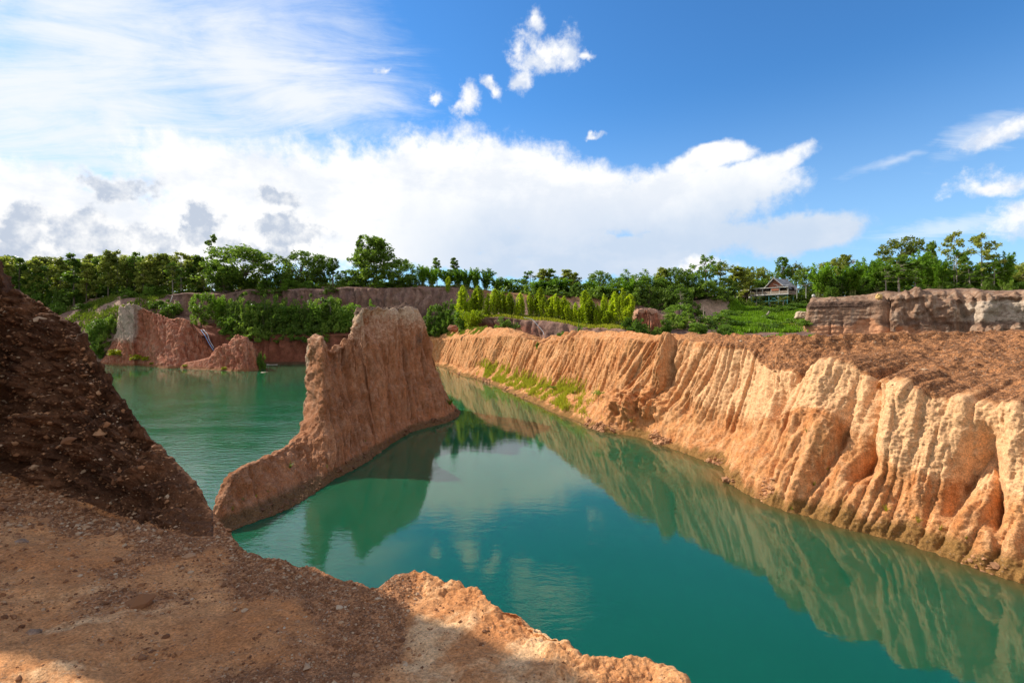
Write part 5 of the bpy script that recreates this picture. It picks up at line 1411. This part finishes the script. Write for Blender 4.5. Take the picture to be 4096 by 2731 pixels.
tag(link('grass', blades('grass', P_, 0.45, L_LIME, 4, 0.035)), 'yellow-green grass growing along the low bench of the ridge', 'grass', kind='stuff')
mk = sstep(U_RIDGE, 445, 450) * (1 - sstep(U_RIDGE, 484, 488)) * sstep(T_RIDGE, 3.2, 3.6) * (1 - sstep(T_RIDGE, 4.2, 4.6)) * sstep(fbm(xr / 2, yr / 2, 3.4, 3), 0.1, 0.4)
P_ = scatter(G_RIDGE, mk + 1e-9, 2500, 5)
tag(link('grass', blades('grass', P_, 0.35, L_GRASS, 6, 0.05)), 'pale grass patches on top of the far end of the ridge', 'grass', kind='stuff')
xb, yb = G_BANK[..., 0], G_BANK[..., 1]
mk = sstep(U_BANK, 726, 736) * (1 - sstep(U_BANK, 812, 818)) * sstep(yb, 70, 76) * (1 - sstep(yb, 140, 150)) * sstep(fbm(xb / 7, yb / 7, 3.4, 3), -0.45, 0.1)
P_ = scatter(G_BANK, mk + 1e-9, 42000, 7)
tag(link('grass', blades('grass', P_, 0.6, L_SLOPE, 8, 0.16)), 'bright green grass covering the slope below the house', 'grass', kind='stuff')
mk = (1 - sstep(U_BANK, 165, 178)) * sstep(U_BANK, 20, 30) * sstep(yb, 117, 121) * (1 - sstep(yb, 136, 150)) * sstep(fbm(xb / 5, yb / 5, 1.4, 3), -0.1, 0.3) + 0.8 * sstep(U_BANK, 225, 240) * (1 - sstep(U_BANK, 480, 492)) * sstep(yb, 125.5, 127) * (1 - sstep(yb, 136, 150)) * sstep(fbm(xb / 5, yb / 5, 1.4, 3), -0.2, 0.3)
P_ = scatter(G_BANK, mk + 1e-9, 16000, 9)
tag(link('grass', blades('grass', P_, 0.6, L_GRASS, 10, 0.12)), 'grass along the brow of the far bank in front of the trees', 'grass', kind='stuff')
mk = sstep(U_BANK, 482, 488) * (1 - sstep(U_BANK, 628, 634)) * sstep(TV_BANK, 2.95, 3.1)[None] * (1 - sstep(TV_BANK, 3.9, 4.3))[None] * np.ones_like(xb)
P_ = scatter(G_BANK, mk + 1e-9, 7000, 11)
tag(link('grass', blades('grass', P_, 0.5, L_LIME, 12, 0.10)), 'dry yellow grass between the golden bamboo clumps', 'grass', kind='stuff')
mk = (1 - sstep(U_BANK, 208, 214)) * sstep(yb, 137, 142) * (1 - sstep(yb, 178, 185)) + sstep(U_BANK, 480, 500) * (1 - sstep(U_BANK, 730, 735)) * sstep(TV_BANK, 5.6, 6)[None] * (1 - sstep(yb, 145, 155)) + sstep(U_BANK, 730, 740) * (1 - sstep(U_BANK, 820, 830)) * sstep(yb, 156, 160) * (1 - sstep(yb, 185, 195))
P_ = scatter(G_BANK, mk + 1e-9, 42000, 13) + np.array([0, 0, 0.8])
tag(link('undergrowth', leaves('undergrowth', P_ + np.random.default_rng(2).normal(size=P_.shape) * [0.6, 0.6, 1.2], 0.45, L_DARK, seed=4)), 'dark leafy undergrowth covering the forest floor', 'undergrowth', kind='stuff')

def ico():
    bm_ = __import__('bmesh').new(); __import__('bmesh').ops.create_icosphere(bm_, subdivisions=1, radius=1)
    v = np.array([x.co[:] for x in bm_.verts]); f = np.array([[q.index for q in x.verts] for x in bm_.faces]); bm_.free()
    return v, f
IV, IF = ico()
def stones(name, P_, rad, mat, label, seed):
    rng = np.random.default_rng(seed); n = len(P_)
    k = 6; shp = [IV * (1 + 0.28 * rng.normal(size=(len(IV), 1))) for _ in range(k)]
    V = np.empty((n, len(IV), 3))
    for i in range(n):
        a = rng.random() * 6.28; c_, s_ = math.cos(a), math.sin(a)
        q = shp[i % k] * (rad[i] * np.array([1.0, rng.uniform(0.6, 1), rng.uniform(0.4, 0.8)]))
        V[i] = np.stack([q[:, 0] * c_ - q[:, 1] * s_, q[:, 0] * s_ + q[:, 1] * c_, q[:, 2]], 1) + P_[i]
    Fc = (IF[None] + (np.arange(n) * len(IV))[:, None, None]).reshape(-1, 3)
    me = mesh_arrays(name, V.reshape(-1, 3), Fc, [mat], False, {'lv': ('FACE', np.repeat(rng.random(n), len(IF)))})
    return tag(link(name, me), label, 'gravel', kind='stuff')
M_GRAV, t, b = new_mat('gravel_stone')
lv = t.attr('lv')
rp = t.new('ShaderNodeValToRGB'); e = rp.color_ramp.elements
e[0].position = 0; e[0].color = (0.15, 0.066, 0.032, 1); e[1].position = 1; e[1].color = (0.52, 0.38, 0.25, 1)
for p_, c_ in ((0.45, (0.29, 0.135, 0.062, 1)), (0.75, (0.40, 0.205, 0.10, 1)), (0.9, (0.42, 0.27, 0.16, 1))):
    x_ = e.new(p_); x_.color = c_
t.put(rp.inputs[0], lv); t.l.new(rp.outputs[0], b.inputs['Base Color']); b.inputs['Roughness'].default_value = 0.9
dd = np.linalg.norm(G_FORE[..., :2], axis=2)
mk = (np.clip(GRAV_FORE, 0.02, 1) * (1 - MND_FORE) + 0.05 * MND_FORE + 0.025) * (T_FORE < 4.8) * (TH_FORE > -52) * (TH_FORE < 28) / np.maximum(dd, 1.5) ** 0.8
P_ = scatter(G_FORE, mk + 1e-12, 26000, 21)
rad = np.clip(0.0052 * np.exp(0.5 * np.random.default_rng(4).normal(size=len(P_))), 0.003, 0.035) * np.maximum(np.linalg.norm(P_[:, :2], axis=1) / 3.5, 0.8)
rad = np.where(np.random.default_rng(9).random(len(P_)) < 0.005, rad * np.random.default_rng(10).uniform(2.0, 4.5, len(P_)), rad)
stones('gravel', P_, rad, M_GRAV, 'loose brown gravel scattered over the path and mound', 22)
mk = sstep(U_RIDGE, 640, 760) * sstep(T_RIDGE, 2.9, 3.1) * (1 - sstep(T_RIDGE, 4.4, 4.8)) / np.maximum(yr, 10) + 1e-9
P_ = scatter(G_RIDGE, mk, 9000, 23)
rad = np.clip(0.05 * np.exp(0.5 * np.random.default_rng(5).normal(size=len(P_))), 0.02, 0.2)
stones('gravel', P_, rad, M_GRAV, 'pale and brown rubble strewn over the dirt top of the ridge', 24)
mk = sstep(T_RIDGE, 0.9, 1.0) * (1 - sstep(T_RIDGE, 1.12, 1.3)) * (yr > 12) * sstep(fbm(xr / 2.5, yr / 2.5, 1.9, 3), 0.0, 0.5) + 1e-9
P_ = scatter(G_RIDGE, mk, 1500, 25)
rad = np.clip(0.09 * np.exp(0.6 * np.random.default_rng(6).normal(size=len(P_))), 0.03, 0.4) * np.clip(P_[:, 1] / 40, 0.45, 1)
stones('gravel', P_, rad, plain('fallen_clay', (0.40, 0.20, 0.10), 0.9, var=0.4), 'fallen lumps of clay along the waterline of the ridge', 26)
xf_, yf_, zf_ = G_FIN[..., 0], G_FIN[..., 1], G_FIN[..., 2]
mk = sstep(zf_, -0.05, 0.02) * (1 - sstep(zf_, 0.25, 0.6)) * sstep(xf_ + 0.2 * yf_, -8, -6.5) + 1e-9
P_ = scatter(G_FIN, mk, 420, 27)
rad = np.clip(0.07 * np.exp(0.6 * np.random.default_rng(7).normal(size=len(P_))), 0.03, 0.3)
stones('gravel', P_, rad, plain('wet_clay', (0.17, 0.085, 0.045), 0.85, var=0.4), 'fallen lumps of clay at the foot of the earth fin', 28)
def stone(name, u, v, wpx, label, mat, flat=0.6, sink=0.3, d=None):
    if d is None:
        p, _ = hit(u, v)
    else:
        p = Vector(pt(u, v, d))
    r_ = wpx * 0.5 * p.y / F
    bm_ = __import__('bmesh').new(); __import__('bmesh').ops.create_icosphere(bm_, subdivisions=4, radius=1)
    for q in bm_.verts:
        c_ = q.co.copy()
        n_ = float(fbm(c_.x * 1.3 + u, c_.y * 1.3, c_.z * 1.3, 4, 0.55))
        q.co = Vector((c_.x, c_.y * 0.8, c_.z * flat)) * (1 + 0.32 * n_) * r_
    me = bpy.data.meshes.new(name); bm_.to_mesh(me); bm_.free(); me.materials.append(mat)
    o = link(name, me, loc=p - Vector((0, 0, sink * r_)))
    return tag(o, label, 'rock')
stone('stone', 32, 632, 16, 'dark brown lump of stone lying on the lower left of the path', M_STONE)
stone('stone', 16, 540, 18, 'brown stone half buried near the foot of the dark mound', M_STONE, 0.4)
stone('stone', 283, 627, 9, 'small pale flat stone in the shaded gravel', M_PALESTONE, 0.3)
stone('stone', 410, 652, 26, 'flat pale stone on the sunlit edge of the shadow', M_PALESTONE, 0.22, 0.5)
stone('stone', 225, 352.8, 4, 'grey fist-sized stone in the mound face', M_PALESTONE, 0.8, d=6.4) if False else None
stone('water_rock', 264, 372.6, 15, 'flat pale rock in the lake beside the red wedge', M_PALESTONE, 0.35, 0.2, d=93)
stone('boulder', 879, 296, 6, 'yellow clod of earth on the edge of the grey cliff', plain('yellow_clay', (0.62, 0.42, 0.16), 0.9), 1.0, 0.1, d=81)
stone('boulder', 802, 314, 14, 'pale sandy boulder on the slope at the grey cliff corner', M_PALESTONE, 0.6, 0.2, d=100)
stone('boulder', 453, 327, 10, 'red clay boulder behind the far end of the ridge', M_REDROCK, 0.7, 0.2, d=100)

# ------------------------------------------------------------------ pipes, post, boat, log, lamps, antenna
def pipe(name, pts, r_, mat, label, cat='pipe'):
    P_ = [Vector(pt(*p)) for p in pts]
    b0 = P_[0].copy()
    out = []
    for i in range(len(P_) - 1):
        for k in range(6):
            out.append(P_[i].lerp(P_[i + 1], k / 6))
    out.append(P_[-1])
    sm = [out[0]] + [(out[i - 1] + out[i] * 2 + out[i + 1]) / 4 for i in range(1, len(out) - 1)] + [out[-1]]
    m_ = MB(); m_.tube([q - b0 for q in sm], r_, 6)
    o = m_.obj(name, mat, None, True); o.location = b0
    return tag(o, label, cat)
pipe('pipe', [(201, 329.5, 104.5), (205, 335, 103), (209, 343, 102), (213.6, 350, 101)], 0.055, M_BLUEPIPE, 'blue pipe running down the gully to the lake, left of two')
pipe('pipe', [(203, 329, 104.3), (207.5, 333.5, 102.8), (209.5, 340, 101.8), (214, 347.5, 100.8)], 0.05, M_PALEPIPE, 'pale pipe running down the gully beside the blue one')
pipe('pipe', [(172.5, 295.5, 122.4), (170.2, 302, 121.8)], 0.09, M_WHITE, 'short white pipe leaning on the left end of the purple cliff')
pipe('hose', [(524, 317.2, 98), (532, 318.6, 97.2), (536, 323, 96.2), (540, 327.5, 95.4), (543, 331, 94.6), (544.3, 335, 93.8)], 0.05, M_PALEPIPE, 'pale hose hanging down the bank below the golden bamboo', 'hose')
m_ = MB(); p = Vector(pt(703.5, 319, 98)); m_.tube([(0, 0, -0.6), (0.03, 0, 1.2), (0.0, 0.02, 2.6)], [0.11, 0.10, 0.07], 7)
o = m_.obj('wooden_post', M_WOOD); o.location = p; tag(o, 'bare wooden post standing in the bushes below the pale cliff', 'post')
p = Vector(pt(272, 361.6, 113)); p.y = 110.6; p.x = (272 - CX) / F * 110.6; p.z = -0.1
o = empty('boat', p, 'small white flat boat moored under the far red cliff', 'boat')
hull = MB(); n_ = 10
rings = []
for i in range(n_ + 1):
    t_ = i / n_; w_ = 0.42 * math.sin(math.pi * min(max(t_, .04), .96)) ** 0.5; x_ = -2.0 + 4.0 * t_; k = 0.16 * (2 * t_ - 1) ** 2
    rings.append([(x_, -w_, 0.28 + k), (x_, -w_ * .7, -0.08), (x_, w_ * .7, -0.08), (x_, w_, 0.28 + k), (x_, w_ * .82, 0.26 + k), (x_, 0, 0.10), (x_, -w_ * .82, 0.26 + k)])
hull.add([q for r_ in rings for q in r_], [(i * 7 + k, (i + 1) * 7 + k, (i + 1) * 7 + (k + 1) % 7, i * 7 + (k + 1) % 7) for i in range(n_) for k in range(7)])
o.scale = (0.6, 0.6, 0.6)
hull.obj('hull', M_WHITE, o)
sb = MB(); sb.box((-0.6, 0, 0.30), (0.28, 0.6, 0.06)); sb.obj('seat', M_WOOD, o)
sb = MB(); sb.box((0.7, 0, 0.30), (0.28, 0.6, 0.06)); sb.obj('seat', M_WOOD, o)
p, _ = hit(765, 318)
m_ = MB(); m_.tube([(-1.9, 0.5, 0.05), (-1.0, 0.1, 0.35), (0.0, -0.1, 0.55), (0.9, 0.25, 1.2), (1.5, 0.6, 2.0)], [0.36, 0.34, 0.32, 0.28, 0.2], 9)
m_.tube([(0.2, -0.05, 0.6), (0.5, -0.6, 0.9)], [0.14, 0.06], 6)
o = m_.obj('log', M_PALE_BARK, None, True); o.location = p; o.scale = (0.8, 0.8, 0.8); tag(o, 'bent grey log lying on the green slope below the house', 'log')
def lamp(u, v, d, h, label):
    p_ = Vector(pt(u, v, d)); o = empty('garden_lamp', p_ - Vector((0, 0, h)), label, 'lamp', 'white lamps around the house')
    a_ = MB(); a_.tube([(0, 0, -0.8), (0, 0, h - 0.2)], 0.045, 6); a_.obj('pole', M_DARKIN, o)
    a_ = MB()
    a_.tube([(0, 0, h - 0.25), (0, 0, h - 0.1), (0, 0, h + 0.2), (0, 0, h + 0.32)], [0.12, 0.27, 0.27, 0.1], 10); a_.obj('lamp_head', M_WHITE, o, True)
lamp(749.7, 297.2, 152, 2.4, 'white lamp below the left corner of the verandah')
lamp(778, 297.0, 143, 2.4, 'white lamp among the teal stilts, between the palms')
lamp(813.5, 295.7, 88, 1.0, 'white lamp at the left tip of the grey cliff')
m_ = MB(); p = Vector(pt(854, 285, 100)); hh_ = zpix(258, 100) - p.z
m_.tube([(0, 0, -1), (0, 0, hh_)], [0.06, 0.03], 6)
for k, l_ in ((0.0, 1.0), (0.35, 1.4), (0.7, 1.0)):
    m_.tube([(-l_ * .7, -l_ * .2, hh_ - 0.3 - k), (l_ * .7, l_ * .2, hh_ - 0.3 - k)], 0.03, 5)
for s_ in (-1, 1):
    m_.tube([(s_ * 0.3, s_ * 0.1, hh_ - 0.3), (s_ * 0.3, s_ * 0.1, hh_ - 1.1)], 0.025, 5)
o = m_.obj('antenna', M_WHITE); o.location = p; tag(o, 'thin white antenna mast showing between bamboo on the grey cliff', 'antenna')

# ------------------------------------------------------------------ the house on stilts
A0 = Vector(pt(750.8, 294.3, 156)); B0 = Vector(pt(788, 292.4, 147))
zf = 18.8
ax_ = (B0 - A0); ax_.z = 0; LEN = ax_.length
ang = math.atan2(ax_.y, ax_.x)
H_ = empty('stilt_house', (A0.x, A0.y, zf), 'wooden house with grey gable roof and long verandah on teal stilts', 'house', None, ang)
def hp(name, mb, mat, parent=H_):
    return mb.obj(name, mat, parent)
m_ = MB(); m_.box((LEN / 2, 2.2, -0.14), (LEN + 0.4, 4.8, 0.28)); DECK = hp('deck', m_, M_RUST)
m_ = MB(); m_.box((LEN / 2, -0.24, -0.16), (LEN + 0.5, 0.08, 0.34)); hp('deck_edge', m_, M_WHITE)
m_ = MB(); m_.box((LEN / 2, 0.0, 0.86), (LEN, 0.08, 0.09)); m_.box((LEN / 2, 0.0, 0.42), (LEN, 0.05, 0.62))
m_.box((LEN + 0.1, 2.2, 0.86), (0.08, 4.3, 0.09)); m_.box((LEN + 0.1, 2.2, 0.42), (0.05, 4.3, 0.62)); hp('railing', m_, M_WOOD)
for i, fx in enumerate((0.0, 0.17, 0.33, 0.56, 0.78, 1.0)):
    m_ = MB(); m_.box((LEN * fx, 0.02, 1.02), (0.15, 0.15, 2.04)); hp('post', m_, M_WHITE)
m_ = MB()
for k in range(14):
    x_ = LEN * (k + 0.5) / 14
    m_.box((x_, 1.5, 2.16 + 0.004 * (k % 2)), (LEN / 14 + 0.02, 3.6, 0.06), Matrix.Rotation(R(7), 3, 'X'))
hp('verandah_roof', m_, M_SHEET)
m_ = MB(); m_.box((LEN / 2, -0.32, 1.93), (LEN + 0.5, 0.06, 0.18)); hp('eave_board', m_, M_WHITE)
m_ = MB(); m_.box((LEN * 0.67, -0.1, 1.45), (LEN * 0.2, 0.05, 0.95)); hp('red_board', m_, M_BRICK)
m_ = MB(); m_.box((LEN / 2, 4.4, 1.05), (LEN, 0.14, 2.1)); hp('back_wall', m_, M_DARKIN)
for k in range(3):
    m_ = MB(); m_.box((LEN * (0.25 + 0.25 * k), 1.9, 0.42), (1.2, 0.8, 0.07)); m_.box((LEN * (0.25 + 0.25 * k), 1.9, 0.2), (0.12, 0.12, 0.4)); hp('table', m_, M_WOOD)
gx0, gx1, zr0, zr1, gy0, gy1 = LEN * 0.40, LEN * 0.86, 2.3, 4.85, 1.0, 9.5
gm = (gx0 + gx1) / 2
m_ = MB(); th = 0.10
for xa, xb_ in ((gx0 - 0.8, gm), (gx1 + 1.1, gm)):
    za = zr0 - (0.75 if xa < gm else 0.95)
    c4 = [(xa, gy0 - 0.5, za), (xa, gy1, za), (xb_, gy1 - 0.3, zr1), (xb_, gy0 - 1.0, zr1)]
    m_.add(c4 + [(a_, b__, c__ + th) for a_, b__, c__ in c4], [(0, 1, 2, 3), (7, 6, 5, 4), (0, 4, 5, 1), (1, 5, 6, 2), (2, 6, 7, 3), (3, 7, 4, 0)])
ROOF = hp('roof', m_, M_SHEET)
m_ = MB()
for y_ in (gy0 - 1.0, gy1 - 0.3):
    m_.tube([(gm - 0.5, y_, zr1 - 0.3), (gm + 0.45, y_ - 0.05, zr1 + 0.5)], 0.06, 5); m_.tube([(gm + 0.5, y_, zr1 - 0.3), (gm - 0.45, y_ - 0.05, zr1 + 0.5)], 0.06, 5)
hp('finial', m_, M_WOOD, ROOF)
m_ = MB()
m_.tube([(gx0 - 0.85, gy0 - 0.54, zr0 - 0.7), (gm, gy0 - 1.04, zr1 + 0.06)], 0.12, 5); m_.tube([(gx1 + 1.1, gy0 - 0.54, zr0 - 0.9), (gm, gy0 - 1.04, zr1 + 0.06)], 0.12, 5)
hp('barge_board', m_, M_WHITE, ROOF)
m_ = MB(); m_.add([(gx0, gy0, zr0 - 0.4), (gx1 + .4, gy0, zr0 - 0.4), (gm, gy0, zr1 - 0.15), (gx0, gy0 + .1, zr0 - 0.4), (gx1 + .4, gy0 + .1, zr0 - 0.4), (gm, gy0 + .1, zr1 - 0.15)], [(0, 1, 2), (5, 4, 3), (0, 3, 4, 1), (1, 4, 5, 2), (2, 5, 3, 0)])
hp('gable', m_, M_BRICK)
m_ = MB(); m_.box((gm + 0.2, 7.0, 1.0), (LEN * 0.44, 4.6, 2.0)); hp('wall', m_, M_WOOD)
m_ = MB(); m_.box((gm + 0.6, 0.5, 2.75), (1.5, 1.0, 0.07), Matrix.Rotation(R(24), 3, 'Y')); m_.box((LEN * 0.86, 0.6, 2.5), (LEN * 0.3, 1.6, 0.07), Matrix.Rotation(R(8), 3, 'X')); hp('porch_roof', m_, M_SHEET)
m_ = MB(); m_.box((LEN + 2.6, 2.0, 2.22), (5.4, 4.0, 0.09), Matrix.Rotation(R(3), 3, 'X')); hp('awning', m_, M_SHEET)
for x_ in (LEN + 2.4, LEN + 4.9):
    m_ = MB(); m_.box((x_, 0.3, 0.2), (0.10, 0.10, 3.9)); hp('awning_post', m_, M_WHITE)
m_ = MB(); m_.box((-1.9, 2.0, 1.78), (3.6, 4.2, 0.1), Matrix.Rotation(R(-3), 3, 'Y')); hp('annex_roof', m_, M_RUST)
m_ = MB(); m_.box((-1.9, -0.14, 1.62), (3.5, 0.08, 0.2)); hp('annex_fascia', m_, M_WHITE)
m_ = MB(); m_.box((-1.6, 2.2, 0.6), (2.8, 3.4, 2.2)); hp('annex_wall', m_, M_DARKIN)
for fx in (0.02, 0.25, 0.5, 0.75, 0.98):
    for yy in (0.1, 4.1):
        m_ = MB(); m_.box((LEN * fx, yy, -2.6), (0.15, 0.15, 4.7)); hp('stilt', m_, M_TEAL)
for zz in (-0.55, -2.2):
    m_ = MB(); m_.box((LEN / 2, 0.2, zz), (LEN, 0.09, 0.12)); hp('brace', m_, M_TEAL)
for x0_, x1_ in ((0.5, 0.75), (0.75, 0.5), (0.02, 0.25), (0.98, 0.75)):
    m_ = MB(); m_.tube([(LEN * x0_, 0.24, -0.5), (LEN * x1_, 0.24, -2.25)], 0.06, 5); hp('brace', m_, M_TEAL)
GP = 'palms in front of the stilt house'
plant('palm_tree', 'palm', 756, 292.5, 142, 'left palm with a visible pale trunk below the verandah', 'palm', GP, wpx=12)
plant('palm_tree', 'palm', 783, 292.5, 141, 'right palm with yellowing fronds below the house corner', 'palm', GP, wpx=12)
plant('banana_plant', 'palm', 770, 298.5, 139, 'low broad-leaved plant between the two palms', 'plant', None, wpx=14)
